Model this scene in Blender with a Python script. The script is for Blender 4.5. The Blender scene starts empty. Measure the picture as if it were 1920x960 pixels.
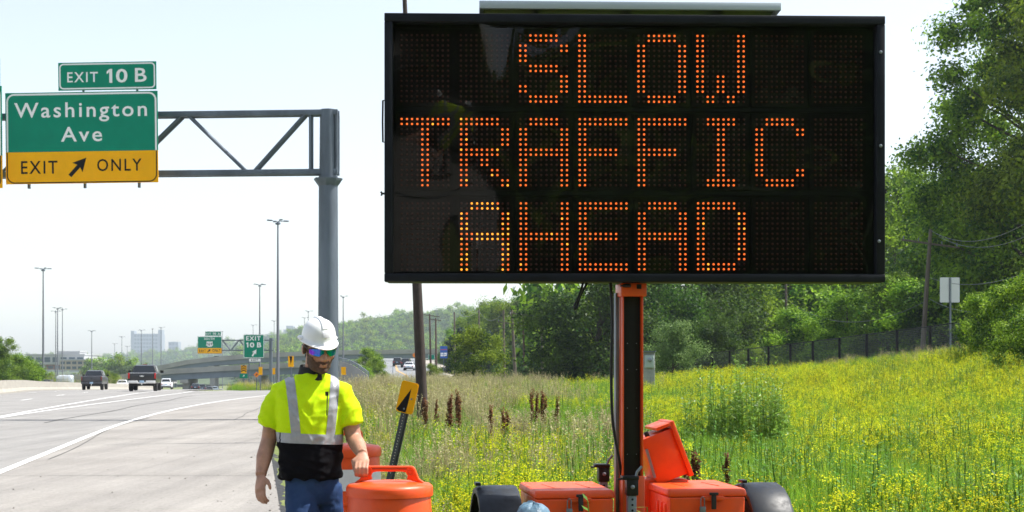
import bpy, bmesh, math, random
import numpy as np
from mathutils import Vector, Matrix, noise
R = math.radians
rnd = random.Random(7)
S = bpy.context.scene
C = S.collection

# ------------------------------------------------------------------ camera, sky, sun, exposure
CAMZ = 1.56
FPX = 1920 * 50 / 36          # focal length in photograph pixels
cam = bpy.data.objects.new('camera', bpy.data.cameras.new('camera')); C.objects.link(cam)
cam.location = (0, 0, CAMZ); cam.rotation_euler = (R(90), 0, 0)
cam.data.lens = 50; cam.data.sensor_width = 36; cam.data.shift_y = 210 / 1920
cam.data.clip_start = 0.1; cam.data.clip_end = 20000
cam.data.dof.use_dof = True; cam.data.dof.focus_distance = 9.5; cam.data.dof.aperture_fstop = 10
S.camera = cam

SUN_EL, SUN_AZ = 58, 78        # azimuth clockwise from +Y (view direction) towards +X
W = bpy.data.worlds.new('World'); S.world = W; W.use_nodes = True
nt = W.node_tree
sky = nt.nodes.new('ShaderNodeTexSky'); sky.sky_type = 'NISHITA'; sky.sun_disc = False
sky.sun_elevation = R(SUN_EL); sky.sun_rotation = R(SUN_AZ)
sky.air_density = 1.1; sky.dust_density = 1.2; sky.ozone_density = 1.0; sky.altitude = 200
bg = nt.nodes['Background']; bg.inputs['Strength'].default_value = 0.12
pale = nt.nodes.new('ShaderNodeHueSaturation'); pale.inputs['Saturation'].default_value = 0.55; pale.inputs['Value'].default_value = 1.06   # milky summer sky
nt.links.new(sky.outputs[0], pale.inputs['Color']); nt.links.new(pale.outputs[0], bg.inputs['Color'])
sun = bpy.data.objects.new('sun', bpy.data.lights.new('sun', 'SUN')); C.objects.link(sun)
sun.data.energy = 4.7; sun.data.angle = R(0.53); sun.data.color = (1.0, 0.955, 0.88)
_d = Vector((math.sin(R(SUN_AZ)) * math.cos(R(SUN_EL)), math.cos(R(SUN_AZ)) * math.cos(R(SUN_EL)), math.sin(R(SUN_EL))))
sun.rotation_euler = _d.to_track_quat('Z', 'Y').to_euler(); sun.location = (0, 0, 60)
S.view_settings.view_transform = 'Standard'; S.view_settings.look = 'None'
S.view_settings.exposure = 0.88; S.view_settings.gamma = 1.0; S.view_settings.use_curve_mapping = False
S.render.engine = 'CYCLES'
S.cycles.use_denoising = True
S.cycles.max_bounces = 6; S.cycles.transparent_max_bounces = 14; S.cycles.diffuse_bounces = 2
S.cycles.glossy_bounces = 3; S.cycles.transmission_bounces = 4; S.cycles.volume_bounces = 0
S.cycles.use_adaptive_sampling = True; S.cycles.adaptive_threshold = 0.02
S.cycles.caustics_reflective = False; S.cycles.caustics_refractive = False
S.cycles.use_light_tree = True

# ------------------------------------------------------------------ helpers
def P(px, py, D):
    """the point of the place seen at photograph pixel (px, py) at depth D metres"""
    return Vector(((px - 960) / FPX * D, D, CAMZ - (py - 690) / FPX * D))
def sst(a, b, x):
    t = min(1.0, max(0.0, (x - a) / (b - a))); return t * t * (3 - 2 * t)
def tag(o, label=None, cat=None, group=None, kind=None):
    if label: o['label'] = label
    if cat: o['category'] = cat
    if group: o['group'] = group
    if kind: o['kind'] = kind
    return o
def empty(name, loc=(0, 0, 0), rz=0.0, label=None, cat=None, group=None, rot=None):
    o = bpy.data.objects.new(name, None); C.objects.link(o)
    o.location = loc; o.rotation_euler = rot if rot else (0, 0, rz); o.empty_display_size = 0.2
    return tag(o, label, cat, group)
def link(name, mesh, parent=None, loc=(0, 0, 0), rot=(0, 0, 0)):
    o = bpy.data.objects.new(name, mesh); C.objects.link(o)
    o.parent = parent; o.location = loc; o.rotation_euler = rot
    return o
def copy_tree(o, parent=None):
    c = o.copy(); C.objects.link(c); c.parent = parent
    for ch in list(o.children): copy_tree(ch, c)
    return c

class MB:
    """collects faces; build() links them as one mesh object"""
    def __init__(s): s.v = []; s.f = []; s.m = []
    def add(s, vs, fs, m=0):
        b = len(s.v); s.v += [tuple(v) for v in vs]
        for f in fs: s.f.append(tuple(i + b for i in f)); s.m.append(m)
        return s
    def box(s, c, d, rot=None, m=0, taper=None):
        x, y, z = d[0] / 2, d[1] / 2, d[2] / 2
        tx, ty = taper if taper else (1, 1)
        vs = [Vector((a * x * (tx if k > 0 else 1), b * y * (ty if k > 0 else 1), k * z)) for k in (-1, 1) for a, b in ((-1, -1), (1, -1), (1, 1), (-1, 1))]
        if rot is not None:
            M = rot if isinstance(rot, Matrix) else Matrix.Rotation(rot, 3, 'Z'); vs = [M @ v for v in vs]
        c = Vector(c)
        return s.add([v + c for v in vs], [(3, 2, 1, 0), (4, 5, 6, 7), (0, 1, 5, 4), (1, 2, 6, 5), (2, 3, 7, 6), (3, 0, 4, 7)], m)
    def tube(s, pts, rad, n=8, m=0, caps=True, flat=1.0, up=None):
        pts = [Vector(p) for p in pts]
        if not hasattr(rad, '__len__'): rad = [rad] * len(pts)
        rings = []; prev = None
        for i, p in enumerate(pts):
            t = (pts[min(i + 1, len(pts) - 1)] - pts[max(i - 1, 0)]).normalized()
            if prev is None:
                u = Vector(up) if up else (Vector((0, 0, 1)) if abs(t.z) < .9 else Vector((1, 0, 0)))
            else: u = prev
            u = (u - t * u.dot(t)).normalized(); prev = u; w = t.cross(u)
            rings.append([p + (u * math.cos(a) * flat + w * math.sin(a)) * rad[i] for a in [2 * math.pi * k / n for k in range(n)]])
        return s.loft(rings, m, caps)
    def loft(s, rings, m=0, caps=True, closed=False):
        n = len(rings[0]); vs = [v for r in rings for v in r]; fs = []
        k = len(rings)
        for i in range(k if closed else k - 1):
            for j in range(n):
                a = i * n + j; b = i * n + (j + 1) % n; i2 = ((i + 1) % k) * n
                fs.append((a, b, i2 + (j + 1) % n, i2 + j))
        if caps and not closed: fs.append(tuple(range(n))[::-1]); fs.append(tuple((k - 1) * n + j for j in range(n)))
        return s.add(vs, fs, m)
    def lathe(s, prof, n=32, c=(0, 0, 0), m=0, caps=True):
        c = Vector(c)
        return s.loft([[c + Vector((r * math.cos(2 * math.pi * k / n), r * math.sin(2 * math.pi * k / n), z)) for k in range(n)] for r, z in prof], m, caps)
    def prism(s, poly, t, M=None, m=0):
        """2-D outline (x,z) extruded t along -y .. 0 then placed by M"""
        n = len(poly); vs = [Vector((x, 0, z)) for x, z in poly] + [Vector((x, -t, z)) for x, z in poly]
        fs = [tuple(range(n)), tuple(range(2 * n - 1, n - 1, -1))] + [(i, i + n, (i + 1) % n + n, (i + 1) % n) for i in range(n)]
        if M is not None: vs = [M @ v for v in vs]
        return s.add(vs, fs, m)
    def mesh(s, name, mats, smooth=35, bevel=0, seg=2):
        me = bpy.data.meshes.new(name); me.from_pydata(s.v, [], s.f)
        for x in (mats if isinstance(mats, (list, tuple)) else [mats]): me.materials.append(x)
        me.polygons.foreach_set('material_index', s.m)
        bm = bmesh.new(); bm.from_mesh(me)
        if bevel:
            bmesh.ops.remove_doubles(bm, verts=bm.verts, dist=1e-6)
            es = [e for e in bm.edges if len(e.link_faces) == 2 and e.calc_face_angle(0) > R(25)]
            bmesh.ops.bevel(bm, geom=es, offset=bevel, segments=seg, affect='EDGES', profile=0.5, clamp_overlap=True)
        bmesh.ops.recalc_face_normals(bm, faces=bm.faces)
        bm.to_mesh(me); bm.free()
        if smooth:
            me.polygons.foreach_set('use_smooth', [True] * len(me.polygons)); me.set_sharp_from_angle(angle=R(smooth))
        return me
    def build(s, name, mats, parent=None, smooth=35, bevel=0, seg=2, loc=(0, 0, 0), rot=(0, 0, 0)):
        return link(name, s.mesh(name, mats, smooth, bevel, seg), parent, loc, rot)

def quads_mesh(name, V, mat, per=4):
    """V: (n*per,3) numpy -> n faces of `per` corners (fast)"""
    n = len(V) // per
    me = bpy.data.meshes.new(name); me.vertices.add(len(V)); me.vertices.foreach_set('co', np.ascontiguousarray(V, np.float32).ravel())
    me.loops.add(len(V)); me.loops.foreach_set('vertex_index', np.arange(len(V), dtype=np.int32))
    me.polygons.add(n); me.polygons.foreach_set('loop_start', np.arange(0, n * per, per, dtype=np.int32))
    try: me.polygons.foreach_set('loop_total', np.full(n, per, np.int32))
    except Exception: pass
    for x in (mat if isinstance(mat, (list, tuple)) else [mat]): me.materials.append(x)
    me.update(calc_edges=True); return me

# ------------------------------------------------------------------ materials (all procedural)
def mat(name, col, rough=0.6, metal=0.0, spec=0.5, var=0.0, vscale=6.0, bump=0.0, bscale=40.0, bdist=0.01, col2=None, coat=0.0, emit=None, estr=0.0, detail=4.0, rvar=0.0, stretch=None):
    m = bpy.data.materials.new(name); m.use_nodes = True; t = m.node_tree; b = t.nodes['Principled BSDF']
    b.inputs['Base Color'].default_value = (*col, 1); b.inputs['Roughness'].default_value = rough
    b.inputs['Metallic'].default_value = metal; b.inputs['Specular IOR Level'].default_value = spec
    b.inputs['Coat Weight'].default_value = coat
    if emit: b.inputs['Emission Color'].default_value = (*emit, 1); b.inputs['Emission Strength'].default_value = estr
    if var or bump or rvar:
        tc = t.nodes.new('ShaderNodeTexCoord'); src = tc.outputs['Object']
        if stretch:
            mp = t.nodes.new('ShaderNodeMapping'); mp.inputs['Scale'].default_value = stretch
            t.links.new(src, mp.inputs[0]); src = mp.outputs[0]
    if var or rvar:
        n = t.nodes.new('ShaderNodeTexNoise'); n.inputs['Scale'].default_value = vscale; n.inputs['Detail'].default_value = detail + 2; n.inputs['Roughness'].default_value = 0.65
        t.links.new(src, n.inputs['Vector'])
    if var:
        r = t.nodes.new('ShaderNodeMix'); r.data_type = 'RGBA'
        c2 = col2 if col2 else tuple(c * (1 - var) for c in col)
        c1 = col if col2 else tuple(min(1, c * (1 + var * .6)) for c in col)
        r.inputs[6].default_value = (*c1, 1); r.inputs[7].default_value = (*c2, 1)
        mr = t.nodes.new('ShaderNodeMapRange'); mr.inputs[1].default_value = .35; mr.inputs[2].default_value = .68
        mr.inputs[4].default_value = var if col2 else 1
        t.links.new(n.outputs['Fac'], mr.inputs[0]); t.links.new(mr.outputs[0], r.inputs[0]); t.links.new(r.outputs[2], b.inputs['Base Color'])
    if rvar:
        mr = t.nodes.new('ShaderNodeMapRange'); mr.inputs[3].default_value = max(0, rough - rvar); mr.inputs[4].default_value = min(1, rough + rvar)
        mr.inputs[1].default_value = .3; mr.inputs[2].default_value = .7
        t.links.new(n.outputs['Fac'], mr.inputs[0]); t.links.new(mr.outputs[0], b.inputs['Roughness'])
    if bump:
        n2 = t.nodes.new('ShaderNodeTexNoise'); n2.inputs['Scale'].default_value = bscale; n2.inputs['Detail'].default_value = detail
        t.links.new(src, n2.inputs['Vector'])
        bp = t.nodes.new('ShaderNodeBump'); bp.inputs['Strength'].default_value = bump; bp.inputs['Distance'].default_value = bdist
        t.links.new(n2.outputs['Fac'], bp.inputs['Height']); t.links.new(bp.outputs[0], b.inputs['Normal'])
    return m

def leaf_mat(name, c1, c2, trans=0.4, rough=0.5, c3=None, spec=0.16, nscale=0):
    """thin leaf: diffuse front, light through it; each leaf its own tone"""
    m = bpy.data.materials.new(name); m.use_nodes = True; t = m.node_tree; b = t.nodes['Principled BSDF']; out = t.nodes['Material Output']
    g = t.nodes.new('ShaderNodeNewGeometry'); oi = t.nodes.new('ShaderNodeObjectInfo')
    r = t.nodes.new('ShaderNodeValToRGB'); e = r.color_ramp.elements
    e[0].color = (*c1, 1); e[1].color = (*c2, 1)
    if c3: x = e.new(0.93); x.color = (*c2, 1); e[-1].color = (*c3, 1)
    tc = t.nodes.new('ShaderNodeTexCoord'); n = t.nodes.new('ShaderNodeTexNoise'); n.inputs['Scale'].default_value = nscale; n.inputs['Detail'].default_value = 2
    t.links.new(tc.outputs['Object'], n.inputs['Vector'])
    ma = t.nodes.new('ShaderNodeMath'); ma.operation = 'MULTIPLY_ADD'; ma.inputs[1].default_value = 3.2; ma.inputs[2].default_value = -1.6; t.links.new(n.outputs['Fac'], ma.inputs[0])  # clump-wise tone variety that also paints highlights and dark gaps into the leaves
    mb_ = t.nodes.new('ShaderNodeMath'); mb_.operation = 'ADD'; mb_.use_clamp = True; t.links.new(g.outputs['Random Per Island'], mb_.inputs[0]); t.links.new(ma.outputs[0], mb_.inputs[1])
    t.links.new(mb_.outputs[0] if nscale else g.outputs['Random Per Island'], r.inputs[0])
    hs = t.nodes.new('ShaderNodeHueSaturation')
    mr = t.nodes.new('ShaderNodeMapRange'); mr.inputs[3].default_value = .8; mr.inputs[4].default_value = 1.2
    t.links.new(oi.outputs['Random'], mr.inputs[0]); t.links.new(mr.outputs[0], hs.inputs['Value'])
    mr2 = t.nodes.new('ShaderNodeMapRange'); mr2.inputs[3].default_value = .485; mr2.inputs[4].default_value = .515
    t.links.new(oi.outputs['Random'], mr2.inputs[0]); t.links.new(mr2.outputs[0], hs.inputs['Hue'])
    t.links.new(r.outputs[0], hs.inputs['Color']); t.links.new(hs.outputs[0], b.inputs['Base Color'])
    b.inputs['Roughness'].default_value = rough; b.inputs['Specular IOR Level'].default_value = spec
    tr = t.nodes.new('ShaderNodeBsdfTranslucent'); t.links.new(hs.outputs[0], tr.inputs[0])
    mx = t.nodes.new('ShaderNodeMixShader'); mx.inputs[0].default_value = trans
    t.links.new(b.outputs[0], mx.inputs[1]); t.links.new(tr.outputs[0], mx.inputs[2]); t.links.new(mx.outputs[0], out.inputs['Surface'])
    return m

M = {}
M['black'] = mat('black paint', (.009, .010, .013), .5, spec=.25, var=.3, vscale=5)
M['blackplastic'] = mat('black plastic', (.012, .013, .015), .42, spec=.3, bump=.2, bscale=200, bdist=.002)
M['rubber'] = mat('rubber', (.02, .02, .02), .8)
M['galv'] = mat('galvanised steel', (.22, .25, .28), .5, metal=.55, var=.25, vscale=3, rvar=.12)
M['galv2'] = mat('weathered zinc', (.115, .14, .175), .55, metal=.25, var=.3, vscale=1.2, rvar=.1, stretch=(1, 1, .25))
M['rustpole'] = mat('weathering steel', (.040, .026, .022), .8, var=.5, vscale=4, bump=.3, bscale=30)
M['wood'] = mat('weathered wood', (.13, .105, .085), .85, var=.4, vscale=3, stretch=(4, 4, .3), bump=.3, bscale=20)
M['woodred'] = mat('stained wood', (.10, .055, .045), .85, var=.4, vscale=3, stretch=(4, 4, .3))
M['orange'] = mat('orange paint', (.78, .085, .008), .40, var=.4, vscale=7, col2=(.52, .065, .015), coat=.15, rvar=.12)
M['orangeplastic'] = mat('orange polyethylene', (.86, .085, .008), .42, var=.45, vscale=9, col2=(.60, .075, .02), rvar=.14, bump=.12, bscale=45, bdist=.004)
M['white'] = mat('white paint', (.75, .75, .74), .5)
M['signgreen'] = mat('green sheeting', (.0, .235, .145), .45, spec=.15, var=.08, vscale=2)
M['signyellow'] = mat('yellow sheeting', (.93, .44, .002), .45, spec=.15, var=.06, vscale=2)
M['signwhite'] = mat('white sheeting', (.84, .84, .84), .45, spec=.2)
M['signblack'] = mat('black sheeting', (.009, .009, .011), .5, spec=.15)
M['signblue'] = mat('blue sheeting', (.015, .10, .42), .4)
M['signorange'] = mat('orange sheeting', (.85, .22, .01), .4)
M['alu'] = mat('aluminium', (.55, .57, .58), .4, metal=.7)
M['concrete'] = mat('concrete', (.33, .31, .27), .85, var=.22, vscale=2.5, bump=.3, bscale=50)
# ------------------------------------------------------------------ terrain
def xm(y): return -2.51 - 0.18 * (y - 15.4)           # straight pavement edge, main frame of the road
def off(y):                                            # the exit ramp bends away to the right
    d = max(0.0, y - 35); d1 = min(d, 50.0)
    return .0020 * d1 * d1 + .2 * (d - d1)
def xr(y): return xm(y) + (off(y) if y < 400 else off(400))
def RZ(y):
    k = lambda a, w: w * math.log1p(math.exp(max(-40, min(40, (y - a) / w)))) if (y - a) / w < 40 else (y - a)
    return -.014 * k(95, 8) - .009 * k(245, 12) + .023 * k(620, 30)
def lerpt(tab, x):
    if x <= tab[0][0]: return tab[0][1]
    for (a, p), (b, q) in zip(tab, tab[1:]):
        if x <= b: return p + (q - p) * (x - a) / (b - a)
    return tab[-1][1]
def BANK(y): return lerpt([(10, 2.1), (60, 2.5), (70, 2.55), (115, 1.1), (150, .25), (190, -.7), (260, -.8), (420, 1.0), (800, 3)], y)
def H(x, y):
    s = x - xm(y); z = RZ(y)
    if s > 0:
        s2 = s - min(off(y), 12)
        if s2 > 0: z += -.10 * sst(-.02, .12, s2) * (1 - sst(.32, .7, s2)) * sst(10, 14, y) + BANK(y) * sst(11, 38, s2) + (.25 * sst(36, 80, s2))
        u = x / max(y, 1)
        w = sst(172, 205, y) * sst(-.165, -.118, u) * (1 - sst(-.05, -.015, u)) * (1 - sst(380, 520, y))
        if w > 0:
            T = .25 + (y - 190) * .016 + (y - 190) ** 2 * 2.5e-5 if y < 420 else 5.2
            z = z * (1 - w) + T * w
    elif s < -22:
        z -= 1.2 * sst(-22, -34, s) if y > 60 else 0
    z += .05 * noise.noise(Vector((x * .4, y * .4, 0))) * sst(.6, 3, abs(s) if s > 0 else (0 if s > -24 else 3))
    return z
GY = [-60, -30, -10, 0, 3] + [3 + 1.0 * i for i in range(1, 60)] + [62 + 2 * i for i in range(1, 60)] + [182 + 4 * i for i in range(1, 80)] + [520, 560, 620, 700, 800, 1000, 1300, 1800, 2500, 3500, 6000]
def ground_sheet():
    SS = [-6000, -3000, -1500, -800, -400, -200, -120, -80, -60, -45, -35, -28, -24, -22, -20, -15, -10, -6, -3, -1, -.4, 0, .4, .8, 1.2, 1.8] + [2.4 + .9 * i for i in range(60)] + [60, 66, 75, 90, 110, 140, 180, 240, 320, 450, 700, 1200, 2500, 5000]
    vs = []; n = len(SS)
    for y in GY:
        o = off(y) if y < 400 else off(400)
        for s in SS:
            x = xm(y) + s + (o if s > -.5 else o * sst(-8, -.5, s) if s > -8 else 0)
            z = H(x, y)
            if x < xr(y) - .35 and s > -22: z = min(z, RZ(y)) - .06
            vs.append((x, y, z))
    fs = [(j * n + i, j * n + i + 1, (j + 1) * n + i + 1, (j + 1) * n + i) for j in range(len(GY) - 1) for i in range(n - 1)]
    b = MB(); b.add(vs, fs); return b
def ground_material():
    m = mat('soil and thatch', (.095, .135, .028), .95, var=.7, vscale=1.2, bump=.6, bscale=14, bdist=.05, col2=(.20, .20, .075))
    return m
tag(ground_sheet().build('ground', ground_material(), smooth=180), kind='structure')

# ------------------------------------------------------------------ highway: pavement sheet, joints, painted lines
def barrier_s(y): return -15.3 - 4.4 * sst(82, 140, y)
def pavement_material():
    m = mat('worn concrete pavement', (.47, .445, .41), .88, bump=.55, bscale=55, bdist=.012)
    t = m.node_tree; b = t.nodes['Principled BSDF']; tc = t.nodes.new('ShaderNodeTexCoord')
    def nz(scale, det, mp=None):
        n = t.nodes.new('ShaderNodeTexNoise'); n.inputs['Scale'].default_value = scale; n.inputs['Detail'].default_value = det; n.inputs['Roughness'].default_value = .7
        if mp:
            q = t.nodes.new('ShaderNodeMapping'); q.inputs['Scale'].default_value = mp; q.inputs['Rotation'].default_value = (0, 0, R(-10)); t.links.new(tc.outputs['Object'], q.inputs[0]); t.links.new(q.outputs[0], n.inputs['Vector'])
        else: t.links.new(tc.outputs['Object'], n.inputs['Vector'])
        return n
    def ramp(src, a, bb, c0, c1):
        r = t.nodes.new('ShaderNodeValToRGB'); r.color_ramp.elements[0].position = a; r.color_ramp.elements[1].position = bb
        r.color_ramp.elements[0].color = (*c0, 1); r.color_ramp.elements[1].color = (*c1, 1); t.links.new(src, r.inputs[0]); return r
    def mul(a, c):
        x = t.nodes.new('ShaderNodeMix'); x.data_type = 'RGBA'; x.blend_type = 'MULTIPLY'; x.inputs[0].default_value = 1
        t.links.new(a, x.inputs[6]); t.links.new(c, x.inputs[7]); return x.outputs[2]
    base = ramp(nz(.35, 5).outputs['Fac'], .3, .7, (.228, .222, .213), (.288, .283, .273))
    grit = ramp(nz(34, 6).outputs['Fac'], .28, .55, (.66, .65, .64), (1.08, 1.07, 1.06))
    streak = ramp(nz(1.0, 4, (1.6, .05, 1)).outputs['Fac'], .3, .66, (.70, .70, .71), (1, 1, 1))
    spots = ramp(nz(4.5, 9).outputs['Fac'], .24, .335, (.30, .28, .26), (1, 1, 1))
    t.links.new(mul(mul(mul(base.outputs[0], grit.outputs[0]), streak.outputs[0]), spots.outputs[0]), b.inputs['Base Color'])
    return m
M['pave'] = pavement_material()
M['shoulder'] = M['pave'].copy(); M['shoulder'].name = 'shoulder concrete'
for n_ in M['shoulder'].node_tree.nodes:
    if n_.type == 'VALTORGB' and abs(n_.color_ramp.elements[0].color[0] - .228) < .01:
        n_.color_ramp.elements[0].color = (.243, .229, .211, 1); n_.color_ramp.elements[1].color = (.318, .303, .282, 1)
M['paint'] = mat('road paint', (.74, .74, .73), .6, var=.5, vscale=9, col2=(.42, .41, .39))
M['joint'] = mat('joint sealant', (.05, .05, .05), .9, var=.3, vscale=8)
M['asphalt'] = mat('old asphalt', (.036, .038, .042), .95, var=.45, vscale=14, bump=1.0, bscale=26, bdist=.04)
RY = [y for y in GY if -60 <= y <= 620]
def edge_line(y):                                     # x of the solid line on the right of the ramp
    return xm(y) - 4.05 + .00195 * max(0, min(y, 90) - 33) ** 2 + (.21 * (y - 90) if y > 90 else 0)
def gore_l(y): return xm(y) - 8.35 + .9 * sst(45, 110, y)
def gore_r(y): return xm(y) - 8.35 + 3.6 * sst(36, 100, y) + (.12 * (y - 100) if y > 100 else 0)
def strip_sheet(fl, fr, y0, y1, dz, name, m, step=1.5, n=1, parent=None, hz=None):
    ys = []; y = y0
    while y < y1: ys.append(y); y += step * (1 if y < 60 else 2 if y < 150 else 5)
    ys.append(y1); b = MB(); vs = []; k = n + 1
    for y in ys:
        a, c = fl(y), fr(y)
        for i in range(k): x = a + (c - a) * i / n; vs.append((x, y, (hz(x, y) if hz else RZ(y)) + dz))
    b.add(vs, [(j * k + i, j * k + i + 1, (j + 1) * k + i + 1, (j + 1) * k + i) for j in range(len(ys) - 1) for i in range(n)])
    return b.build(name, m, parent, smooth=180)
def road_sheet():
    b = MB(); vs = []; cols = 8
    main_r = lambda y: (xr(y) if y < 112 else max(gore_l(y) + 1.2, 0 * y + gore_l(y) + 1.2))
    for y in RY:
        a = xm(y) + barrier_s(y) - 1.0; c = main_r(y)
        for i in range(cols + 1): vs.append((a + (c - a) * i / cols, y, RZ(y) + .012))
    b.add(vs, [(j * (cols + 1) + i, j * (cols + 1) + i + 1, (j + 1) * (cols + 1) + i + 1, (j + 1) * (cols + 1) + i) for j in range(len(RY) - 1) for i in range(cols)])
    return b
road = tag(road_sheet().build('road', M['pave'], smooth=180), kind='structure')
strip_sheet(lambda y: edge_line(y), lambda y: xr(y) - .0, -30, 112, .017, 'shoulder_slab', M['shoulder'], parent=road, n=2)
strip_sheet(lambda y: gore_r(y) - .4, lambda y: xr(y), 112, 190, .012, 'ramp_slab', M['pave'], parent=road)
strip_sheet(lambda y: edge_line(y) - .075, lambda y: edge_line(y) + .075, -30, 112, .024, 'painted_line', M['paint'], parent=road)
strip_sheet(lambda y: gore_l(y) - .09, lambda y: gore_l(y) + .09, 36, 150, .024, 'painted_line', M['paint'], parent=road)
strip_sheet(lambda y: gore_r(y) - .09, lambda y: gore_r(y) + .09, 43.2, 150, .0245, 'painted_line', M['paint'], parent=road)
strip_sheet(lambda y: gore_l(y) - .09, lambda y: gore_l(y) + .09, -30, 36, .024, 'painted_line', M['paint'], parent=road)
for k in range(18):
    y0 = 20 + 12 * k
    strip_sheet(lambda y: xm(y) - 11.55, lambda y: xm(y) - 11.40, y0, y0 + 3.2, .024, 'lane_dash', M['paint'], parent=road)
for k in range(12):
    y0 = 92 + 12 * k
    strip_sheet(lambda y: xm(y) - 15.05, lambda y: xm(y) - 14.90, y0, y0 + 3.2, .024, 'lane_dash', M['paint'], parent=road)
for y0, w in ((42.6, .075), (20.4, .018), (31.0, .02), (66.0, .04), (86.0, .05)):      # transverse joints
    sk = lambda x, y0=y0: y0 + .018 * (x - xm(y0))
    b = MB(); xs = np.linspace(xm(y0) - 16, xr(y0) - .02, 24); vs = []
    for x in xs:
        jt = .02 * noise.noise(Vector((x * 1.3, y0, 3)))
        vs += [(x, sk(x) - w / 2 + jt, RZ(y0) + .0205), (x, sk(x) + w / 2 + jt, RZ(y0) + .0205)]
    b.add(vs, [(2 * i, 2 * i + 2, 2 * i + 3, 2 * i + 1) for i in range(len(xs) - 1)])
    b.build('joint', M['joint'], road, smooth=0)
strip_sheet(lambda y: edge_line(y) + .18 + .12 * math.sin(y * .3), lambda y: edge_line(y) + .205 + .12 * math.sin(y * .3), 24, 44, .0215, 'joint', M['joint'], parent=road)
strip_sheet(lambda y: edge_line(y) + 3.0 + .05 * math.sin(y), lambda y: edge_line(y) + 3.03 + .05 * math.sin(y), 42, 70, .0215, 'joint', M['joint'], parent=road)
strip_sheet(lambda y: xm(y) - 6.2 + .06 * (y - 40) + .1 * math.sin(y * .4), lambda y: xm(y) - 6.15 + .06 * (y - 40) + .1 * math.sin(y * .4), 40, 80, .0212, 'joint', M['joint'], parent=road)
# crumbled asphalt strip along the edge
ast = MB(); vs = []; ys = np.arange(2, 60, .22)
for y in ys:
    w = .34 + .14 * noise.noise(Vector((y * .8, 1, 0))) + .08 * noise.noise(Vector((y * 3, 4, 0)))
    for i in range(6):
        x = xr(y) - .03 + w * i / 5; z = RZ(y) + .016 - .085 * sst(0, 4, i) + .03 * noise.noise(Vector((x * 9, y * 9, 2))) * (0 < i)
        vs.append((x, y, z))
ast.add(vs, [(j * 6 + i, j * 6 + i + 1, j * 6 + i + 7, j * 6 + i + 6) for j in range(len(ys) - 1) for i in range(5)])
tag(ast.build('pavement_edge', M['asphalt'], smooth=0), kind='structure')
# loose gravel on the shoulder: many stones, one part of the road
g = MB(); rg = random.Random(3)
ico = [Vector(v) for v in ((0, 0, 1), (.9, 0, .3), (.2, .85, .3), (-.75, .5, .3), (-.75, -.5, .3), (.2, -.85, .3), (0, 0, -.4))]
for i in range(620):
    y = 8 + 40 * rg.random() ** 1.6; w = rg.random() ** 2.2 * 3.6
    x = xr(y) - w; r = (.005 + .013 * rg.random() ** 4) * (1.3 if w < .4 else 1)
    a = rg.random() * 6.28
    q = [Vector((v.x * math.cos(a) - v.y * math.sin(a), (v.x * math.sin(a) + v.y * math.cos(a)) * 1.3, v.z * .7 + .2)) * r * (.8 + .4 * rg.random()) for v in ico]
    g.add([v + Vector((x, y, RZ(y) + .018)) for v in q], [(0, 1, 2), (0, 2, 3), (0, 3, 4), (0, 4, 5), (0, 5, 1), (6, 2, 1), (6, 3, 2), (6, 4, 3), (6, 5, 4), (6, 1, 5)])
tag(g.build('gravel', mat('grit', (.16, .145, .13), .9, var=.6, vscale=3), road, smooth=0), kind='stuff')

# concrete median barrier
def barrier(name, fs, y0, y1, label, hgt=.82):
    prof = [(-.30, 0), (.30, 0), (.30, .08), (.16, .3), (.10, hgt), (-.10, hgt), (-.16, .3), (-.30, .08)]
    root = empty(name, (xm(y0) + fs(y0), y0, RZ(y0)), 0, label, 'barrier')
    y = y0
    while y < y1:
        ye = min(y + 6.0, y1); rings = []
        for yy in (y + .012, ye - .012):
            x = xm(yy) + fs(yy); z = RZ(yy) + .013
            rings.append([Vector((x + a, yy, z + c)) - root.location for a, c in prof])
        b = MB(); b.loft(rings); b.build('barrier_segment', M['concrete'], root, smooth=0, bevel=0)
        y = ye
barrier('median_barrier', lambda y: barrier_s(y) - .6, 60, 300, 'long low tan concrete barrier between the highway directions')

# side road climbing to the right of the ramp, with its yellow line
def side_c(y): return y * lerpt([(190, -.072), (230, -.0805), (270, -.0815), (320, -.083), (352, -.0845), (372, -.075), (395, -.05)], y)
sroad = tag(strip_sheet(lambda y: side_c(y) - 6.4, lambda y: side_c(y) + 6.4, 186, 372, .10, 'side_road', mat('grey asphalt', (.19, .20, .21), .9, var=.15, vscale=.5), hz=H, n=6), kind='structure')
strip_sheet(lambda y: side_c(y) - .2, lambda y: side_c(y) + .2, 186, 300, .13, 'painted_line', mat('yellow line paint', (.42, .27, .12), .7), parent=sroad, hz=H, n=1)
strip_sheet(lambda y: side_c(y) - 7.6, lambda y: side_c(y) - 6.4, 186, 372, .16, 'kerb', M['concrete'], parent=sroad, hz=H)
strip_sheet(lambda y: side_c(y) + 6.4, lambda y: side_c(y) + 16, 200, 345, .12, 'pavement', mat('pale paving', (.33, .30, .26), .9, var=.2, vscale=.3), parent=sroad, hz=H, n=3)
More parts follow.
